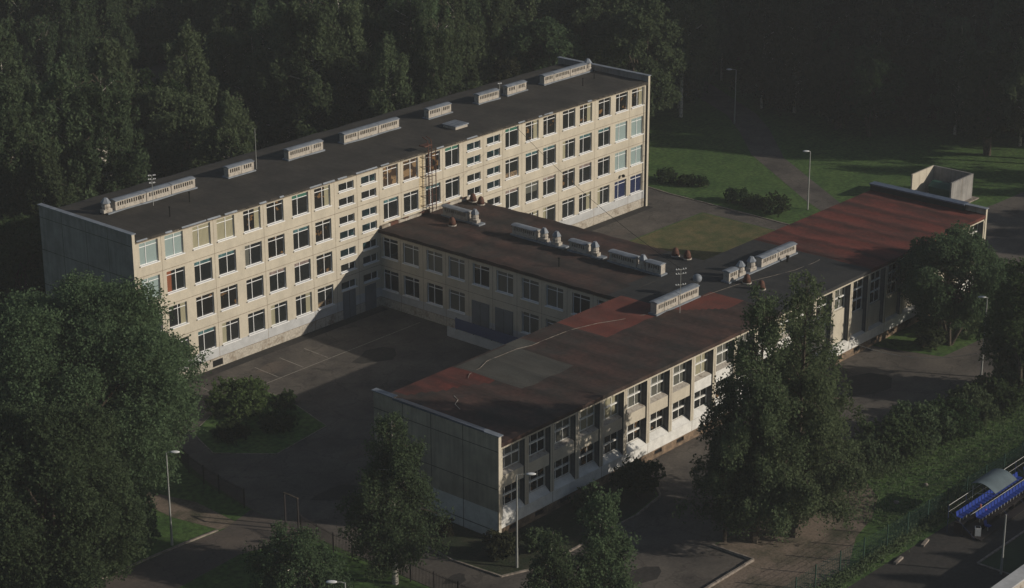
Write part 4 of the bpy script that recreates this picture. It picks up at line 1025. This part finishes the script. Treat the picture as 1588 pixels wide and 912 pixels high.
b = MB(); gm = mat('skip_green', (.02, .07, .055), rough=.5); b.poly([(0,0,.2),(1.5,0,.2),(1.9,0,1.3),(-.4,0,1.3)], gm); b.poly([(0,2.8,.2),(-.4,2.8,1.3),(1.9,2.8,1.3),(1.5,2.8,.2)], gm)
b.quad((0,0,.2),(-.4,0,1.3),(-.4,2.8,1.3),(0,2.8,.2), gm); b.quad((1.5,0,.2),(1.5,2.8,.2),(1.9,2.8,1.3),(1.9,0,1.3), gm); b.build('skip_body', ds)
b = MB(); b.poly([(-.45,-.05,1.3),(1.95,-.05,1.3),(1.0,-.05,1.75),(.4,-.05,1.75)], gm); b.poly([(-.45,2.85,1.3),(.4,2.85,1.75),(1.0,2.85,1.75),(1.95,2.85,1.3)], gm)
b.quad((-.45,-.05,1.3),(.4,-.05,1.75),(.4,2.85,1.75),(-.45,2.85,1.3), gm); b.quad((.4,-.05,1.75),(1,-.05,1.75),(1,2.85,1.75),(.4,2.85,1.75), gm); b.quad((1,-.05,1.75),(1.95,-.05,1.3),(1.95,2.85,1.3),(1,2.85,1.75), gm); b.build('skip_lid', ds)

# ------------------------------------------------------------------ street lamps
def lamp(label, x, y, h=7.6, d=(1, 0), head=True, L=.9):
    t = thing('street_lamp', label, 'street lamp', (x, y, 0), 0, 'street lamps around the school')
    b = MB(); b.tube((0, 0, 0), (0, 0, 1.6), .10, .09, 'steel', 10); b.tube((0, 0, 1.6), (0, 0, h), .075, .05, 'steel', 10); b.build('pole', t, False)
    if head:
        d = Vector((*d, 0)).normalized()
        b = MB(); b.strip([(0, 0, h-.03), tuple(d*L*.4+Vector((0, 0, h+.05))), tuple(d*L+Vector((0, 0, h+.06)))], .03, 'steel', 6); b.build('arm', t)
        bm = bmesh.new(); bmesh.ops.create_uvsphere(bm, u_segments=14, v_segments=8, radius=1.0)
        a = math.atan2(d.y, d.x); bm.transform(Matrix.Translation((d*(L+.28)+Vector((0, 0, h+.07))))@Matrix.Rotation(a, 4, 'Z')@Matrix.Diagonal((.38, .16, .10, 1)))
        me = bpy.data.meshes.new('lamp_head'); bm.to_mesh(me); bm.free(); me.materials.append(M['lampwhite']); o = bpy.data.objects.new('lamp_head', me); COL.objects.link(o); o.parent = t
        me.polygons.foreach_set('use_smooth', [True]*len(me.polygons))
rt = (_r2.x, _r2.y)
lamp('lamp post on the grass beside the lower left willow', -17.25, -24.2, 7.6, (rt[0], rt[1]), L=.35)
lamp('lamp post standing in front of the corner of the front block', -3.0, -46.2, 7.5, (rt[0], rt[1]), L=.75)
lamp('lamp post on the sunlit lawn beyond the red roof', 82.9, -14.6, 6.7, (-rt[0], -rt[1]), L=.2)
lamp('lamp post at the end of the parking apron near the right willow', 51.95, -53.7, 7.6, (-rt[0], -rt[1]), L=.2)
lamp('dim lamp post in the shade beside the far footpath', 106.8, 12.4, 7.0, (-rt[0], -rt[1]), L=.6)
lamp('bare pole without a head beside the blue seats', 19.4, -73.6, 4.8, head=False)
lamp('lamp post at the bottom edge beside the small birch', -22.9, -48.7, 7.6, (-rt[0], -rt[1]), L=.6)

# ------------------------------------------------------------------ fences
def bar_fence(label, pts, h, post, m, gap=.14, rail=2, r=.012, hor=0, name='fence'):
    t = thing(name, label, 'fence')
    bars = MB(); first = True
    for i, (p, q) in enumerate(zip(pts[:-1], pts[1:])):
        p = Vector((*p, 0)); q = Vector((*q, 0)); d = q-p; L = d.length; d.normalize(); n_ = max(1, round(L/post))
        for j in range(n_+1):
            if j == 0 and i > 0: continue
            c = p+d*(L*j/n_); b = MB(); b.box(c.x-.04, c.x+.04, c.y-.04, c.y+.04, 0, h+.08, m); b.build('post', t)
        for k in range(int(L/gap)):
            c = p+d*(k*gap+.07); bars.box(c.x-r, c.x+r, c.y-r, c.y+r, .12, h, m)
        for z in ([.2, h-.15] if not hor else [h*(k+.5)/hor for k in range(hor)]):
            bars.tube(p+Vector((0, 0, z)), q+Vector((0, 0, z)), .018 if not hor else r, .018 if not hor else r, m, 4, False)
    bars.build('railing', t); return t
bar_fence('dark iron railing running along the bottom grass towards the gate frame', [(-9.6,-30.2),(-10.1,-34.2),(-9.9,-36.0),(-9.7,-41.8),(-9.6,-58)], 1.55, 2.4, 'fence')
bar_fence('dark iron railing along the shaded yard above the gate frame', [(-4.8,-4),(-6.3,-11.3),(-8.0,-15.4),(-8.6,-17.9),(-9.0,-20.2),(-9.4,-23.6)], 1.6, 2.3, 'fence', name='fence')
bar_fence('green mesh fence between the grass strip and the sports ground', [(-12,-64.9),(8.4,-64.7),(17.3,-65.2),(40,-65.7),(90,-66.2)], 2.0, 2.7, 'greenfence', gap=.22, r=.008, hor=9, name='fence')
gf = thing('gate_frame', 'tall dark empty gate frame standing at the end of the railing', 'gate frame', (-9.35, -28.2, 0))
for y in (0, -1.45):
    b = MB(); b.box(-.05, .05, y-.05, y+.05, 0, 2.7, 'fence'); b.build('post', gf)
b = MB(); b.box(-.06, .06, -1.52, .07, 2.702, 2.76, 'bark'); b.build('lintel', gf)
# low concrete road blocks at track edge
for k, (x, y, rz) in enumerate([(16.2,-66.9,.1),(20.0,-66.9,.2)]):
    b = MB(); b.box(-.6, .6, -.12, .12, 0, .16, 'kerb'); o = b.build('concrete_slab'); put(o, (x, y, .01), rz); tag(o, ['long pale concrete piece lying at the sports ground edge', 'pale concrete piece lying nearest the stand'][k], 'concrete piece')

# ------------------------------------------------------------------ grandstand
gs = thing('grandstand', 'small stand with rows of blue seats and steel rails', 'grandstand', (23.0, -66.6, 0))
def fr(b, x0, x1, y, z, r=.03): b.tube((x0, y, z), (x1, y, z), r, r, 'steel', 5)
LEN = 22.0
b = MB()
for row, (y, z) in enumerate([(-1.3, .95), (-2.1, .55), (-2.9, .15)]):
    b.box(0, LEN, y-.40, y+.38, z-.04, z, 'fence')
    for xx in np.arange(.1, LEN, 2.2): b.box(xx-.03, xx+.03, y-.36, y+.34, 0, z-.041, 'fence')
b.build('deck', gs)
b = MB(); fr(b, -.2, LEN, -.55, 2.25, .022); fr(b, -.2, LEN, -.55, 1.7, .012)
for xx in np.arange(-.2, LEN, 2.6): b.tube((xx, -.55, 0), (xx, -.55, 2.25), .022, .022, 'bluepanel', 6); b.tube((xx, -.55, 1.9), (xx, -2.9, .2), .012, .012, 'bluepanel', 5)
fr(b, 1.0, LEN, -1.75, 1.35, .02)
b.build('rails', gs)
sm = MB(); sm.box(-.2, .2, -.2, .2, .38, .43, 'seat'); sm.quad((-.2, .2, .43), (.2, .2, .43), (.2, .28, .78), (-.2, .28, .78), 'seat'); sm.quad((.2, .21, .43), (-.2, .21, .43), (-.2, .30, .78), (.2, .30, .78), 'seat'); sm.quad((-.2,.28,.78),(.2,.28,.78),(.2,.3,.78),(-.2,.3,.78),'seat'); sm.box(-.03, .03, -.03, .03, 0, .38, 'steel')
seat0 = sm.build('seat'); first = True; rnd = random.Random(2)
for row, (y, z, x_s) in enumerate([(-1.3, .95, .3), (-2.1, .55, 1.9), (-2.9, .15, 1.3)]):
    x = x_s; i = 0
    while x < (LEN-.2 if row < 2 else 2.0):
        if rnd.random() > (.05 if row == 0 else .10):
            o = seat0 if first else seat0.copy()
            if not first: COL.objects.link(o)
            first = False; o.parent = gs; o.location = (x, y, z)
        x += .48
cn = MB(); 
for xa in (3.4,):
    n_ = 10; pr = []
    for k in range(n_+1):
        a = math.radians(160-150*k/n_); pr.append((-1.35+1.05*-math.cos(a)*-1 if False else -1.3-1.05*math.cos(math.radians(180-165*k/n_))*-1*-1, 2.0+.75*math.sin(math.radians(15+140*k/n_))))
    pr = [(-.35-2.1*k/n_, 2.45+.55*math.sin(math.pi*(.18+.78*k/n_))) for k in range(n_+1)]
    for (ya, za), (yb, zb) in zip(pr[:-1], pr[1:]):
        cn.quad((xa, ya, za), (xa+3.4, ya, za), (xa+3.4, yb, zb), (xa, yb, zb), 'canopy'); cn.quad((xa, ya, za-.04), (xa, yb, zb-.04), (xa+3.4, yb, zb-.04), (xa+3.4, ya, za-.04), 'canopy')
        cn.quad((xa, ya, za-.04), (xa, ya, za), (xa, yb, zb), (xa, yb, zb-.04), 'canopy'); cn.quad((xa+3.4, ya, za), (xa+3.4, ya, za-.04), (xa+3.4, yb, zb-.04), (xa+3.4, yb, zb), 'canopy')
    for xx in (xa+.1, xa+3.3):
        cn.tube((xx, -.5, 0), (xx, -.5, 2.55), .035, .035, 'steel', 6)
        cn.tube((xx, -.5, 1.9), (xx, -2.4, 2.45), .025, .025, 'steel', 6)
cn.build('canopy', gs)
bx_ = MB(); pk = mat('salmon_cloth', (.50, .16, .12)); rd = mat('red_cloth', (.5, .05, .02)); bx_.lathe((25.95, -68.15, .96), [(.16, 0), (.20, .12), (.15, .28), (.07, .36), (.05, .55)], pk, 10); bx_.lathe((26.25, -68.35, .96), [(.13, 0), (.16, .08), (.10, .18)], rd, 10); tag(bx_.build('bag'), 'salmon pink and red bag left on the stand among blue seats', 'bag')
bx_ = MB(); bx_.box(-.22, .22, -.22, .22, 0, .8, 'cwhite'); bx_.box(-.17, .17, -.17, .17, .801, .81, 'black'); o = bx_.build('waste_bin'); put(o, (23.6, -69.3, 0), .6); tag(o, 'white square bin standing at the near end of the stand', 'bin')
# concrete parapet in the lower right corner
wl = MB(); wl.box(-2, 70, -.9, 0, 0, 2.3, 'concrete'); wl.box(-2.1, 70.1, -1.0, .1, 2.302, 2.42, 'greyband'); o = wl.build('concrete_wall'); put(o, (11.5, -76.3, 0), -.005); tag(o, 'pale concrete wall top cutting the bottom right corner', 'wall')
# two stones and litter on the grass strip
for k, (x, y, s_, lb) in enumerate([(24.6,-61.6,.24,'pale stone lying on the grass strip, left of the pair'),(28.9,-61.7,.22,'pale stone lying on the grass strip, right of the pair'),(44,-62.5,.2,'small stone at the right edge of the grass strip')]):
    bm = bmesh.new(); bmesh.ops.create_icosphere(bm, subdivisions=2, radius=s_)
    for v_ in bm.verts: v_.co *= random.uniform(.8, 1.1); v_.co.z *= .6
    me = bpy.data.meshes.new('stone'); bm.to_mesh(me); bm.free(); me.materials.append(M['kerb']); o = bpy.data.objects.new('stone', me); COL.objects.link(o); o.location = (x, y, s_*.4); tag(o, lb, 'stone')

# ------------------------------------------------------------------ haze volume added to lift the blacks
if LIFT_HAZE > 0:
    b = MB(); b.box(-320, 600, -320, 600, -2.0, 120, 'grass'); o = b.build('lift_haze'); o['kind'] = 'stuff'
    hm = bpy.data.materials.new('lift_haze'); hm.use_nodes = True; n = hm.node_tree.nodes; n.remove(n['Principled BSDF'])
    pv_ = n.new('ShaderNodeVolumePrincipled'); pv_.inputs['Density'].default_value = LIFT_HAZE; pv_.inputs['Color'].default_value = (.75, .8, .85, 1); pv_.inputs['Anisotropy'].default_value = 0.0
    hm.node_tree.links.new(pv_.outputs[0], n['Material Output'].inputs['Volume']); o.data.materials.clear(); o.data.materials.append(hm)
